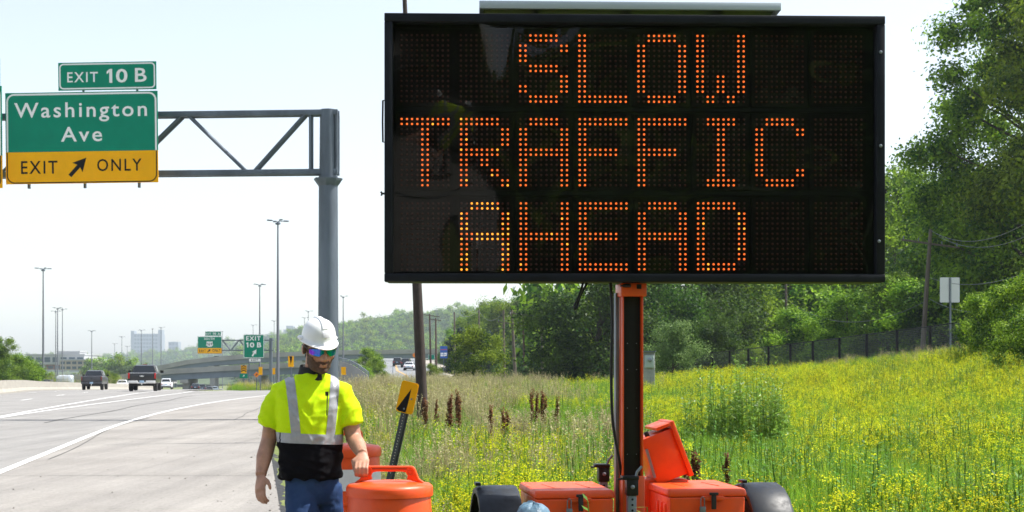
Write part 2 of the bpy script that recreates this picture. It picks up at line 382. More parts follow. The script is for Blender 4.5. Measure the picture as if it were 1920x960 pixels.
# ------------------------------------------------------------------ message sign trailer
TY = R(7.5)
t_root = empty('message_sign_trailer', (.80, 9.32, H(.80, 9.32)), TY, 'orange trailer carrying a big black lamp board that reads SLOW TRAFFIC AHEAD', 'message sign')
T_M = Matrix.Translation(t_root.location) @ Matrix.Rotation(TY, 4, 'Z'); T_I = T_M.inverted()
def TL(px, py, D): return T_I @ P(px, py, D)
tz0 = t_root.location.z
K = FPX / 9.1                                          # photograph pixels per metre on the board
PC = P(1191.5, 690, 9.1); PC.z = CAMZ
PL = T_I @ PC; PR = (0, 0, R(1.5) - TY)
def bx(px): return (px - 1191.5) / K
def bz(py): return (690 - py) / K
def panel_part(mb, name, mats, parent=t_root, **kw):
    return mb.build(name, mats, parent, loc=PL, rot=PR, **kw)
X0, X1, Z0, Z1 = bx(722), bx(1661), bz(529), bz(29)
b = MB()                                               # housing: back box and the four frame bars
b.box(((X0 + X1) / 2, .17, (Z0 + Z1) / 2), (X1 - X0 - .01, .20, Z1 - Z0 - .01))
panel_part(b, 'housing', M['black'], bevel=.008)
fw = .052
for nm, c, d in (('frame_bar', ((X0 + X1) / 2, .02, Z1 - fw / 2), (X1 - X0, .10, fw)), ('frame_bar', ((X0 + X1) / 2, .02, Z0 + fw / 2), (X1 - X0, .10, fw)),
                 ('frame_bar', (X0 + fw / 2, .021, (Z0 + Z1) / 2), (fw, .094, Z1 - Z0 - 2 * fw - .002)), ('frame_bar', (X1 - fw / 2, .021, (Z0 + Z1) / 2), (fw, .094, Z1 - Z0 - 2 * fw - .002))):
    panel_part(MB().box(c, d), nm, mat('frame paint', (.008, .010, .015), .55, spec=.2, var=.35, vscale=7) if 'fp' not in M else M['fp'], bevel=.005)
M['board'] = mat('board backing', (.0035, .0045, .003), .7, spec=.15, var=.4, vscale=3)
M['module'] = mat('lamp board', (.0048, .0042, .003), .8, spec=.12, var=.3, vscale=20)
M['lit'] = mat('lit amber lamp', (.3, .05, .01), .4, emit=(1, .150, .018), estr=.85)
M['lit2'] = mat('bright amber lamp', (.3, .1, .01), .4, emit=(1, .30, .022), estr=1.35)
M['lit'].cycles.emission_sampling = 'NONE'; M['lit2'].cycles.emission_sampling = 'NONE'
M['unlit'] = mat('dark amber lamp', (.055, .010, .0035), .45, spec=.3)
panel_part(MB().box(((X0 + X1) / 2, .062, (Z0 + Z1) / 2), (X1 - X0 - 2 * fw, .01, Z1 - Z0 - 2 * fw)), 'backing_board', M['board'])
FONT = {'S': '.###.#...##.....###.....##...#.###.', 'L': '#....#....#....#....#....#....#####', 'O': '.###.#...##...##...##...##...#.###.',
        'W': '#...##...##...##...##.#.##.#.#.#.#.', 'T': '#####..#....#....#....#....#....#..', 'R': '####.#...##...#####.#.#..#..#.#...#',
        'A': '.###.#...##...#######...##...##...#', 'F': '######....#....####.#....#....#....', 'I': '.###...#....#....#....#....#...###.',
        'C': '.###.#...##....#....#....#...#.###.', 'H': '#...##...##...#######...##...##...#', 'E': '######....#....####.#....#....#####',
        'D': '####.#...##...##...##...##...#####.', ' ': '.' * 35}
PX_, PZ_ = 19.4 / K, 19.15 / K; LX_, LZ_ = 10.0 / K, 9.3 / K
lamp_prof = [(.0074, 0), (.0070, -.003), (.0046, -.006), (.0018, -.0075)]
def lamps(spots, name, mats, mi):
    b = MB(); n = 8
    for (x, z), m in zip(spots, mi):
        rings = [[Vector((x + r * math.cos(2 * math.pi * k / n), y, z + r * math.sin(2 * math.pi * k / n))) for k in range(n)] for r, y in lamp_prof]
        b.loft(rings, m, caps=False)
        i = len(b.v) - n; b.f.append(tuple(range(i, i + n))); b.m.append(m)
    return b.mesh(name, mats, smooth=60)
rl = random.Random(5)
for row, text in enumerate(('  SLOW  ', 'TRAFFIC ', ' AHEAD  ')):
    for col, ch in enumerate(text):
        x0 = bx(752.5 + 111.6 * col + (.6 * row)); z0 = bz((65, 222.5, 381)[row] - .35 * col)
        cell = Vector((x0, 0, z0))
        mb = MB().box((2 * PX_ + LX_ / 2, .0535, -3 * PZ_ - LZ_ / 2), (5 * PX_ + .028, .006, 7 * PZ_ + .032))
        mb.box((2 * PX_ + LX_ / 2, .0535, PZ_ * .5 + .017), (5 * PX_ + .05, .012, .006)); mb.box((-.036, .0535, -3 * PZ_ - LZ_ / 2), (.006, .012, 7 * PZ_ + .03))
        mod = link('character_module', mb.mesh('character_module', M['module'], smooth=0), t_root)
        mod.matrix_local = Matrix.Translation(PL) @ Matrix.Rotation(PR[2], 4, 'Z') @ Matrix.Translation(cell)
        on, offl = [], []
        for i, c in enumerate(FONT[ch]):
            r_, c_ = divmod(i, 5)
            for a in (0, 1):
                for d in (0, 1): (on if c == '#' else offl).append((c_ * PX_ + a * LX_, -(r_ * PZ_ + d * LZ_)))
        hot = .60 if (row == 2 and col == 1) else .09 if (row == 2 and col in (2, 5)) or (row == 1 and col < 2) else 0
        if on: tag(link('lit_lamps', lamps(on, 'lit_lamps', [M['lit'], M['lit2']], [1 if rl.random() < hot else 0 for _ in on]), mod, (0, .0505, 0)), kind='stuff')
        tag(link('unlit_lamps', lamps(offl, 'unlit_lamps', [M['unlit']], [0] * len(offl)), mod, (0, .0505, 0)), kind='stuff')
# clear cover sheet, slightly bowed, so that it mirrors the roadside behind the viewer
def cover_material():
    m = bpy.data.materials.new('clear polycarbonate'); m.use_nodes = True; t = m.node_tree
    for n in list(t.nodes): t.nodes.remove(n)
    out = t.nodes.new('ShaderNodeOutputMaterial'); tr = t.nodes.new('ShaderNodeBsdfTransparent'); gl = t.nodes.new('ShaderNodeBsdfGlossy')
    tr.inputs[0].default_value = (.93, .94, .92, 1); gl.inputs['Roughness'].default_value = .012
    fr = t.nodes.new('ShaderNodeFresnel'); fr.inputs['IOR'].default_value = 1.33
    mx = t.nodes.new('ShaderNodeMixShader'); tc = t.nodes.new('ShaderNodeTexCoord')
    n = t.nodes.new('ShaderNodeTexNoise'); n.inputs['Scale'].default_value = 1.1; n.inputs['Detail'].default_value = 1
    bp = t.nodes.new('ShaderNodeBump'); bp.inputs['Strength'].default_value = 1; bp.inputs['Distance'].default_value = .085
    t.links.new(tc.outputs['Object'], n.inputs['Vector'])
    sx = t.nodes.new('ShaderNodeSeparateXYZ'); t.links.new(tc.outputs['Object'], sx.inputs[0])
    mr = t.nodes.new('ShaderNodeMapRange'); mr.interpolation_type = 'SMOOTHSTEP'; mr.inputs[1].default_value = X0 + .55; mr.inputs[2].default_value = X0 + .85; mr.inputs[3].default_value = 1; mr.inputs[4].default_value = 0
    t.links.new(sx.outputs[0], mr.inputs[0])
    ml = t.nodes.new('ShaderNodeMath'); ml.operation = 'MULTIPLY'; t.links.new(mr.outputs[0], ml.inputs[0]); zo = t.nodes.new('ShaderNodeMath'); zo.operation = 'SUBTRACT'; zo.inputs[1].default_value = 1.35; t.links.new(sx.outputs[2], zo.inputs[0]); t.links.new(zo.outputs[0], ml.inputs[1])
    sc1 = t.nodes.new('ShaderNodeMath'); sc1.operation = 'MULTIPLY'; sc1.inputs[1].default_value = 2.0; t.links.new(ml.outputs[0], sc1.inputs[0])   # the sheet bellies out and leans at its left end
    ad = t.nodes.new('ShaderNodeMath'); ad.operation = 'ADD'; t.links.new(sc1.outputs[0], ad.inputs[0]); t.links.new(n.outputs['Fac'], ad.inputs[1])
    t.links.new(ad.outputs[0], bp.inputs['Height']); t.links.new(bp.outputs[0], gl.inputs['Normal'])
    t.links.new(fr.outputs[0], mx.inputs[0]); t.links.new(tr.outputs[0], mx.inputs[1]); t.links.new(gl.outputs[0], mx.inputs[2]); t.links.new(mx.outputs[0], out.inputs[0])
    return m
b = MB(); nx, nz = 48, 28; vs = []
for j in range(nz + 1):
    for i in range(nx + 1):
        x = X0 + fw + (X1 - X0 - 2 * fw) * i / nx; z = Z0 + fw + (Z1 - Z0 - 2 * fw) * j / nz
        # left part of the sheet leans forward at its top, so it mirrors the pavement; the rest mirrors the trees
        w = 1 - sst(X0 + .55, X0 + 1.05, x)
        vs.append((x, .030 - .010 * math.sin(math.pi * i / nx) * math.sin(math.pi * j / nz) - .016 * w * (j / nz), z))
b.add(vs, [(j * (nx + 1) + i, j * (nx + 1) + i + 1, (j + 1) * (nx + 1) + i + 1, (j + 1) * (nx + 1) + i) for j in range(nz) for i in range(nx)])
panel_part(b, 'cover', cover_material(), smooth=180)
for px, py in ((1652, 97), (1652, 273), (1649, 452)):
    panel_part(MB().lathe([(.011, 0), (.010, .005), (.004, .008)], 10), 'bolt', M['galv']).matrix_local = Matrix.Translation(PL) @ Matrix.Rotation(PR[2], 4, 'Z') @ Matrix.Translation((bx(px), -.031, bz(py))) @ Matrix.Rotation(R(90), 4, 'X')
b = MB(); x = X0 - .014                                 # pull bar and hooks on the left edge, hook on the right edge
b.tube([(x + .012, .05, bz(188)), (x, .05, bz(188)), (x - .002, .05, bz(228)), (x, .05, bz(266)), (x + .014, .05, bz(266))], .006, 6)
panel_part(b, 'pull_bar', M['blackplastic'])
for x, s_ in ((X0, -1), (X1, 1)):
    b = MB(); z = bz(363 if s_ < 0 else 356)
    b.tube([(x - .002 * s_, .04, z), (x + .018 * s_, .04, z), (x + .026 * s_, .04, z + .012)], .007, 6); b.tube([(x + .018 * s_, .04, z), (x + .024 * s_, .04, z - .014)], .006, 6)
    panel_part(b, 'hook', M['blackplastic'])
b = MB()                                                # solar panel on top
sw = 1.88; b.box((0, 0, 0), (sw, 1.0, .022)); sp = TL(1193, 13, 9.12); sp = T_I @ ((T_M @ sp) + Vector((-.05, .52, 0)))
sp_o = b.build('solar_panel', mat('solar cell underside', (.02, .022, .026), .5), t_root, loc=sp, rot=(R(-1.0), 0, PR[2]))
b = MB()
for c, d in (((0, -.51, 0), (sw + .06, .03, .05)), ((0, .51, 0), (sw + .06, .03, .05)), ((-sw / 2 - .015, 0, 0), (.03, .988, .048)), ((sw / 2 + .015, 0, 0), (.03, .988, .048))): b.box(c, d)
b.build('panel_frame', mat('satin aluminium', (.46, .52, .56), .45, metal=.35), sp_o, bevel=.003)
for x in (-.6, .0, .6): MB().box((x, 0, -.05), (.04, .8, .05)).build('bracket', M['black'], sp_o)
# mast
mx_, my_ = TL(1183, 690, 9.27).xy
zl = lambda wz: wz - tz0
b = MB(); b.box((mx_ - .004, my_ + .02, (zl(.86) + zl(3.6)) / 2), (.115, .10, zl(3.6) - zl(.86)))
b.build('mast', mat('mast black', (.011, .011, .013), .55, spec=.25, var=.4, vscale=6, stretch=(1, 1, .2), rvar=.12), t_root, bevel=.004)
for s_ in (-1, 1):
    MB().box((mx_ + s_ * .064 - .002, my_ - .004 , (zl(.84) + zl(2.05)) / 2), (.011, .13, zl(2.05) - zl(.84))).build('mast_flange', M['orange'], t_root, bevel=.003)
MB().box((mx_ - .086, my_ + .05, (zl(.6) + zl(2.05)) / 2), (.022, .06, zl(2.05) - zl(.6))).build('mast_rail', M['galv'], t_root, bevel=.003)
cb = MB(); cb.box((mx_ - .002, my_ - .01, zl(2.065)), (.168, .19, .085)); col_ = cb.build('mast_collar', M['orange'], t_root, bevel=.006)
MB().box((mx_ + .03, my_ - .106, zl(2.085)), (.03, .006, .03)).build('slot', M['black'], col_)
MB().tube([(mx_ - .085, my_ - .09, zl(2.09)), (mx_ - .03, my_ - .125, zl(2.09))], .012, 8).build('pin', M['blackplastic'], col_)
MB().box((mx_, my_ - .01, (0 + zl(.86)) / 2), (.148, .15, zl(.86))).build('mast_base', M['orange'], t_root, bevel=.006)
MB().prism([(.07, 0), (.20, 0), (.07, .30)], .02, Matrix.Translation((mx_, my_ - .03, .32))).build('gusset', M['orange'], t_root)
for z in (1.72, 1.55, 1.30, 1.0):
    for sx in (-.03, .03): MB().box((mx_ + sx, my_ - .031, zl(z)), (.006, .004, .006)).build('rivet', M['galv'], t_root)
# jacks: black bracket with crank, perforated leg below
def jack(p, long_leg=True):
    b = MB(); b.box((0, 0, -.05), (.075, .075, .10)); b.box((-.012, 0, .012), (.105, .085, .024)); b.tube([(-.06, -.02, .006), (-.095, -.03, .004)], .008, 6)
    j = b.build('jack', M['blackplastic'], t_root, bevel=.003, loc=p)
    MB().tube([(.022, -.03, .02), (.03, -.03, .05), (.062, -.03, .085)], .009, 8).build('crank', M['galv'], j)
    MB().lathe([(.014, 0), (.013, .008), (.006, .012)], 10).build('bolt', M['galv'], j, loc=(0, -.038, -.045), rot=(R(90), 0, 0))
    zb = -p.z + .01
    MB().box((0, 0, (zb - .10) / 2), (.056, .056, -zb - .10)).build('leg', M['galv'], j, bevel=.004)
    for k in range(14):
        zz = -.125 - .035 * k
        if zz > zb: MB().lathe([(.0075, 0), (.0075, .003)], 8).build('hole', M['signblack'], j, loc=(0, -.0285, zz), rot=(R(90), 0, 0))
jack(TL(1184, 899, 9.08)); jack(TL(1131, 876, 9.95))
# cables
def cable(pts, r, nm='cable'):
    q = [TL(*p) for p in pts]; out = []
    for i in range(len(q) - 1):
        p0, p1, p2, p3 = q[max(i - 1, 0)], q[i], q[i + 1], q[min(i + 2, len(q) - 1)]
        for k in range(5):
            u = k / 5; out.append(.5 * ((2 * p1) + (p2 - p0) * u + (2 * p0 - 5 * p1 + 4 * p2 - p3) * u * u + (3 * p1 - p0 - 3 * p2 + p3) * u ** 3))
    out.append(q[-1]); MB().tube(out, r, 8).build(nm, M['blackplastic'], t_root, smooth=80)
cable([(1144, 520, 9.2), (1148, 600, 9.18), (1146, 700, 9.18), (1149, 790, 9.18), (1160, 856, 9.2), (1166, 900, 9.25)], .010)
cable([(1096, 520, 9.2), (1087, 552, 9.17), (1077, 574, 9.16), (1081, 578, 9.16), (1088, 556, 9.2), (1102, 528, 9.22)], .008)
# battery boxes with ribbed sides, lids, latches and padlocks
def battery_box(fl):
    w, d, zt = .53, .74, .775
    bodyw = w - .03
    b = MB(); z0 = .33; hh = zl(zt) - .05 - z0
    b.box((w / 2, d / 2, z0 + hh / 2), (bodyw * .96, d * .95, hh), taper=(1.04, 1.04))
    for k in range(3):
        for s_ in (0, 1): b.box((w / 2 + (s_ * 2 - 1) * (bodyw / 2 - .002), .13 + .11 * k, z0 + hh - .14), (.018, .045, .19))
    o = b.build('battery_box', M['orangeplastic'], t_root, bevel=.014, seg=3, loc=(fl.x, fl.y, 0))
    l = MB(); l.box((w / 2, d / 2, zl(zt) - .022), (w, d, .052), taper=(.965, .97)); lid = l.build('lid', M['orangeplastic'], o, bevel=.016, seg=3)
    for k in (.28, .72): MB().box((w * k, d / 2, zl(zt) + .0045), (.012, d * .42, .006), rot=R(6)).build('rib', M['orangeplastic'], lid, bevel=.002)
    MB().box((w * .56, -.006, zl(zt) - .056), (.145, .03, .028)).build('clasp_plate', M['orangeplastic'], o, bevel=.004)
    k = MB(); k.box((w * .56, -.030, zl(zt) - .075), (.030, .018, .10)); k.box((w * .56, -.032, zl(zt) - .026), (.058, .022, .018)); k.build('latch', M['rubber'], o, bevel=.004)
    k = MB(); a = w * .42; k.tube([(a - .012, -.03, zl(zt) - .11), (a - .012, -.03, zl(zt) - .055), (a, -.03, zl(zt) - .042), (a + .012, -.03, zl(zt) - .055), (a + .012, -.03, zl(zt) - .11)], .004, 6)
    k.box((a, -.03, zl(zt) - .128), (.038, .02, .042)); k.build('padlock', M['galv'], o, bevel=.003)
for px, py, D in ((1001, 921, 9.02), (1252, 917, 9.15)):
    f = TL(px, py, D); battery_box(f)
# fenders over wheels
def fender(cx):
    w = .275; yc = my_ + .22; n = 12
    b = MB(); rings = []
    for i in range(n + 1):
        a = R(-12 + 204 * i / n); r0 = .425
        sx = 1.0
        ring = []
        for dr, xx in ((0, -w / 2), (.012, -w / 2 + .02), (.014, 0), (.012, w / 2 - .02), (0, w / 2), (-.035, w / 2), (-.035, w / 2 - .008), (-.008, w / 2 - .016), (-.008, -w / 2 + .016), (-.035, -w / 2 + .008), (-.035, -w / 2)):
            ring.append(Vector((cx + xx, yc - (r0 + dr) * math.cos(a) * .98, .345 + (r0 + dr) * math.sin(a))))
        rings.append(ring)
    b.loft(rings, caps=True); o = b.build('fender', mat('fender plastic', (.012, .016, .023), .48, spec=.35, var=.4, vscale=12, rvar=.16), t_root, smooth=50)
    MB().box((cx - w / 2 + .01, yc - .05, .345 + .452), (.035, .10, .02)).build('bracket', M['blackplastic'], o, bevel=.003)
    wl = MB(); wl.lathe([(.17, -.09), (.30, -.10), (.325, -.075), (.33, 0), (.325, .075), (.30, .10), (.17, .09)], 28)
    q = wl.build('wheel', M['rubber'], t_root, loc=(cx, yc, .335), rot=(0, R(90), 0))
    MB().lathe([(.02, .06), (.10, .05), (.168, .085), (.172, .085), (.172, -.085), (.02, -.085)], 20).build('rim', M['white'], q)
fl_ = TL(936, 690, 9.2).x; fr_ = TL(1459, 690, 9.2).x
fender(fl_); fender(fr_)
MB().box((fl_ - .16, my_ - .05, .50), (.03, .09, .07)).build('marker_lamp', mat('red lens', (.6, .01, .01), .25), t_root, bevel=.006)
b = MB(); b.box(((fl_ + fr_) / 2, my_ - .3, .30), (1.45, .07, .08)); b.box(((fl_ + fr_) / 2, my_ + .62, .30), (1.45, .07, .08)); b.box((mx_, my_ - .45, .30), (.08, 1.9, .08)); b.tube([(fl_, my_ + .22, .335), (fr_, my_ + .22, .335)], .035, 10)
for x in (fl_ + .2, fr_ - .2): b.box((x, my_ + .16, .30), (.06, .86, .08))
b.build('chassis', M['orange'], t_root, bevel=.004)
for x, y in ((fl_ + .3, my_ + .65), (fr_ - .3, my_ + .65), (mx_, my_ - 1.3)):
    MB().tube([(x, y, .02), (x, y, .30)], .03, 8).build('prop', M['galv'], t_root)
# open control cabinet behind the mast: deep lid thrown back
cc = TL(1247, 852, 9.8); Mx = Matrix.Translation(cc) @ Matrix.Rotation(R(-21), 4, 'Y')
def boxm(c, d):
    b = MB(); b.box(c, d); b.v = [tuple(Mx @ Vector(v)) for v in b.v]; return b
cab = boxm((-.03, .05, 0), (.225, .30, .33)).build('control_cover', M['orange'], t_root, bevel=.006)
boxm((.098, .05, .012), (.03, .35, .40)).build('cover_flange', M['orange'], cab, bevel=.004)
boxm((.045, .05, .197), (.13, .35, .022)).build('cover_lip', M['orange'], cab, bevel=.004)
boxm((-.075, -.02, .175), (.03, .02, .045)).build('latch', M['rubber'], cab, bevel=.003)
c2 = TL(1235, 900, 9.85); b = MB(); b.box((c2.x, c2.y + .05, (c2.z - .02 + .30) / 2 + .02), (.36, .34, c2.z - .30)); b.build('control_cabinet', M['orange'], t_root, bevel=.006)
b = MB(); q0, q1 = TL(1212, 842, 9.68), TL(1228, 896, 9.68); b.tube([q0, q1], .010, 6); b.build('stay', M['galv'], t_root)
# bundled tarpaulin lying on the drawbar side of the trailer
tc_ = P(1000, 690, 8.45); tb = MB(); rings = []; nb = 30
zt = CAMZ - (944 - 690) / FPX * 8.45; gz = H(tc_.x, 8.45)
for i in range(12):
    f = math.sin(i / 11 * math.pi / 2); ring = []
    for k in range(nb):
        a = 2 * math.pi * k / nb; rr = math.cos(i / 11 * math.pi / 2) ** .55 if i < 11 else .02
        nn = 1 + .16 * noise.noise(Vector((math.cos(a) * 1.6, math.sin(a) * 1.6, f * 2.2))) + .05 * noise.noise(Vector((math.cos(a) * 6, math.sin(a) * 6, f * 5)))
        ring.append(Vector((.165 * rr * nn * math.cos(a), .22 * rr * nn * math.sin(a), (zt - gz) * f * (1 + .03 * noise.noise(Vector((math.cos(a) * 3, math.sin(a) * 3, 9)))))))
    rings.append(ring)
tb.loft(rings); tag(tb.build('tarpaulin', mat('blue tarp', (.10, .19, .27), .55, var=.3, vscale=7, bump=.5, bscale=18, bdist=.03), smooth=60, loc=(tc_.x, tc_.y, gz)), 'crumpled faded blue tarpaulin in front of the orange battery box beside the fender', 'tarpaulin')

# ------------------------------------------------------------------ traffic drums
M['sheet'] = mat('white reflective sheeting', (.70, .70, .72), .35, var=.05, vscale=30)
def drum(loc, label, rz, yaw_handle=0, bands=((.35, .46), (.60, .72))):
    root = empty('traffic_drum', loc, rz, label, 'traffic drum', 'orange traffic drums by the worker')
    b = MB(); prof = [(.285, .05), (.282, .10), (.275, .12), (.262, .34), (.268, .345), (.268, .355), (.258, .36), (.248, .60), (.254, .605), (.254, .615), (.244, .62), (.232, .885), (.228, .90), (.0, .90)]
    b.lathe(prof, 48); b.build('body', M['orangeplastic'], root, smooth=40)
    MB().lathe([(.0, .0), (.36, .0), (.365, .03), (.30, .055), (.29, .11), (.284, .11), (.28, .02), (0, .02)], 40).build('base_ring', M['rubber'], root)
    for z0, z1 in bands:
        f = lambda z: (.262 - .018 * (z - .34) / .28) if z < .6 else (.244 - .012 * (z - .62) / .265)
        MB().loft([[Vector(((f(z) + .0045) * math.cos(a), (f(z) + .0045) * math.sin(a), z)) for a in [2 * math.pi * k / 48 for k in range(48)]] for z in (z0, z1)], caps=False).build('reflective_band', M['sheet'], root)
    b = MB(); b.lathe([(.225, .885), (.243, .885), (.2445, .900), (.244, .925), (.240, .935), (.226, .945), (.15, .955), (.05, .958), (0, .958)], 48)
    lid = b.build('lid', M['orangeplastic'], root, smooth=40)
    h = MB()                                            # moulded handle: outline with a slot, set across the lid
    out = [(-.205, .945), (-.165, .972), (-.145, 1.022), (-.130, 1.036), (-.105, 1.036), (.105, 1.036), (.130, 1.036), (.145, 1.022), (.165, .972), (.205, .945)]
    inn = [(-.095, .968), (-.105, .985), (-.095, 1.003), (-.07, 1.008), (-.03, 1.008), (.03, 1.008), (.07, 1.008), (.095, 1.003), (.105, .985), (.095, .968)]
    t = .036; vs = []
    for y in (-t / 2, t / 2): vs += [Vector((x, y, z)) for x, z in out] + [Vector((x, y, z)) for x, z in inn]
    fs = []; n = len(out)
    for i in range(n - 1):
        fs += [(i, i + 1, n + i + 1, n + i), (2 * n + i, 3 * n + i, 3 * n + i + 1, 2 * n + i + 1), (i, 2 * n + i, 2 * n + i + 1, i + 1), (n + i, n + i + 1, 3 * n + i + 1, 3 * n + i)]
    fs += [(0, n, 3 * n, 2 * n), (n - 1, 3 * n - 1, 4 * n - 1, 2 * n - 1)]
    h.add(vs, fs); hd = h.build('handle', M['orangeplastic'], root, bevel=.006, seg=2); hd.rotation_euler = (0, 0, yaw_handle)
    for sx in (-.118, .118): MB().lathe([(.024, 0), (.024, .006), (.017, .006), (.016, .002), (.006, .002), (.005, .005), (0, .005)], 20).build('boss', M['orangeplastic'], hd, loc=(sx, -t / 2, 1.008), rot=(R(90), 0, 0))
    MB().box((0, -t / 2 - .0005, 1.022), (.20, .003, .004)).build('groove_shade', mat('painted recess shade', (.25, .02, .004), .6), hd)  # darker strip laid on the handle, painting in the shade of a recess
    return root
D1 = (( 730.5 - 960) / FPX * 7.32, 7.32)
drum((D1[0], D1[1], H(*D1) + .02), 'orange drum whose handle the worker is gripping, nearest to the camera', R(-2))
D2 = ((651 - 960) / FPX * 9.35, 9.35)
drum_b = drum((D2[0], D2[1], H(*D2) + .01), 'orange and white banded drum standing behind the worker', R(55), bands=((.40, .52), (.69, .815)))
# ------------------------------------------------------------------ the worker
for r_ in list(C.objects):
    if r_.name.startswith('traffic_drum'): r_.scale = (.915, .915, 1)
drum_b.scale = (.915, .915, 1.10)
PX0 = (592 - 960) / FPX * 7.6
person = empty('person', (PX0, 7.6, H(PX0, 7.6)), 0, 'worker in white hard hat and yellow safety shirt walking with a drum', 'person')
pgz = person.location.z
def remeshed(mb, voxel, smooth_it=3, factor=.5):
    me = mb.mesh('tmp', M['white'], smooth=0); o = link('tmp', me)
    md = o.modifiers.new('r', 'REMESH'); md.mode = 'VOXEL'; md.voxel_size = voxel; md.use_smooth_shade = True
    if smooth_it: sm = o.modifiers.new('s', 'SMOOTH'); sm.factor = factor; sm.iterations = smooth_it
    dg = bpy.context.evaluated_depsgraph_get(); ev = o.evaluated_get(dg)
    out = bpy.data.meshes.new_from_object(ev); out.materials.clear()
    bpy.data.objects.remove(o); bpy.data.meshes.remove(me)
    return out
def ell(mb, c, r, Mx=None, n=20, k=12):
    rings = []
    for i in range(k + 1):
        a = math.pi * (i + .02) / (k + .04) - math.pi / 2
        rings.append([Vector((c[0] + r[0] * math.cos(a) * math.cos(t), c[1] + r[1] * math.cos(a) * math.sin(t), c[2] + r[2] * math.sin(a))) for t in [2 * math.pi * j / n for j in range(n)]])
    if Mx is not None: rings = [[Mx @ v for v in q] for q in rings]
    mb.loft(rings)
def sect(z, cx, cy, hw, hd, n=32, e=2.5, yaw=R(12)):
    out = []
    for k in range(n):
        t = 2 * math.pi * k / n; c, s = math.cos(t), math.sin(t)
        x = hw * math.copysign(abs(c) ** (2 / e), c); y = hd * math.copysign(abs(s) ** (2 / e), s)
        out.append(Vector((cx + x * math.cos(yaw) - y * math.sin(yaw), cy + x * math.sin(yaw) + y * math.cos(yaw), z)))
    return out
HM = Matrix.Translation((.024, -.056, 1.668)) @ Matrix.Rotation(R(27), 4, 'Z') @ Matrix.Rotation(R(-1), 4, 'Y') @ Matrix.Rotation(R(15), 4, 'X')
HI = HM.inverted()
def finger(mb, pts, r0, r1): mb.tube(pts, [r0 + (r1 - r0) * i / (len(pts) - 1) for i in range(len(pts))], 8)
bd = MB()
ell(bd, (0, .012, .035), (.077, .098, .095), HM); ell(bd, (0, -.028, -.035), (.066, .070, .085), HM); ell(bd, (0, -.034, -.083), (.056, .058, .042), HM)
ell(bd, (0, -.078, -.103), (.026, .022, .020), HM); ell(bd, (0, -.082, .018), (.052, .016, .012), HM)
bd.loft([[HM @ Vector(p) for p in ring] for ring in ([(-.010, -.088, .010), (.010, -.088, .010), (.006, -.098, .010), (-.006, -.098, .010)], [(-.014, -.088, -.018), (.014, -.088, -.018), (.008, -.112, -.018), (-.008, -.112, -.018)], [(-.020, -.086, -.044), (.020, -.086, -.044), (.011, -.121, -.040), (-.011, -.121, -.040)], [(-.014, -.086, -.052), (.014, -.086, -.052), (.008, -.106, -.051), (-.008, -.106, -.051)])])
ell(bd, (0, -.092, -.067), (.025, .012, .006), HM); ell(bd, (0, -.091, -.078), (.021, .012, .0065), HM)
for s_ in (-1, 1):
    ell(bd, (s_ * .078, .016, -.010), (.010, .021, .032), HM); ell(bd, (s_ * .045, -.060, -.030), (.022, .025, .020), HM)
bd.tube([HM @ Vector((0, .012, -.03)), (-.002, .005, 1.53), (-.015, .02, 1.46), (-.02, .02, 1.40)], [.060, .060, .068, .10], 18)
bd.loft([sect(z, cx, cy, a, d) for z, cx, cy, a, d in ((1.50, -.015, .02, .07, .065), (1.46, -.02, .02, .15, .08), (1.40, -.025, .01, .17, .095), (1.28, -.03, .01, .155, .105), (1.15, -.030, .01, .138, .10), (1.0, -.022, .01, .118, .09), (.88, -.02, .01, .105, .085))])
# legs
LEG = {-1: [(-.076, -.02, .93), (-.050, -.10, .70), (-.036, -.19, .52), (-.05, -.13, .28), (-.05, -.07, .07)], 1: [(.048, .03, .93), (.055, .06, .70), (.055, .09, .50), (.04, .18, .28), (.035, .28, .09)]}
for s_ in (-1, 1): bd.tube(LEG[s_], [.085, .075, .055, .05, .038], 14)
# arms: his right hangs and swings, his left reaches the drum handle
RA = [(-.182, .015, 1.435), (-.230, .01, 1.30), (-.250, .0, 1.175), (-.266, -.05, 1.09), (-.274, -.09, 1.015), (-.275, -.103, .995)]
bd.tube(RA, [.052, .047, .042, .043, .031, .030], 14)
LA = [(.135, .01, 1.44), (.178, .01, 1.30), (.205, -.01, 1.185), (.236, -.09, 1.150), (.264, -.175, 1.115), (.270, -.195, 1.110)]
bd.tube(LA, [.052, .047, .043, .043, .031, .030], 14)
# right hand: palm and five loosely curled fingers
def palm(mb, a, b, w, t, side, n=16):
    a, b = Vector(a), Vector(b); ax = (b - a).normalized(); sd = Vector(side).normalized(); sd = (sd - ax * sd.dot(ax)).normalized(); nn = ax.cross(sd)
    rings = [[a.lerp(b, f) + sd * (w * k * math.cos(q)) + nn * (t * math.sin(q)) for q in [2 * math.pi * j / n for j in range(n)]] for f, k in ((0, .72), (.3, .9), (.75, 1.05), (1, .95))]
    mb.loft(rings); return ax, sd, nn
w0, w1 = Vector((-.275, -.100, .998)), Vector((-.274, -.132, .915))
ax, sd, nn = palm(bd, w0, w1, .038, .016, (.75, -.65, 0))
if nn.x < 0: nn = -nn
for i, (u, L) in enumerate(((.029, .072), (.010, .082), (-.010, .076), (-.028, .060))):
    p = w1 + sd * u; c = (.25, .75, 1.0)
    q1 = p + ax * L * .42 + nn * .006; q2 = q1 + (ax * .75 + nn * .65).normalized() * L * .34; q3 = q2 + (ax * .25 + nn * .97).normalized() * L * .26
    finger(bd, [p - ax * .012, q1, q2, q3], .0098, .0078)
p = w0 + ax * .022 + sd * .032; finger(bd, [p - sd * .012, p + sd * .018 + ax * .022 + nn * .006, p + sd * .026 + ax * .048 + nn * .014, p + sd * .024 + ax * .066 + nn * .022], .0125, .0085)
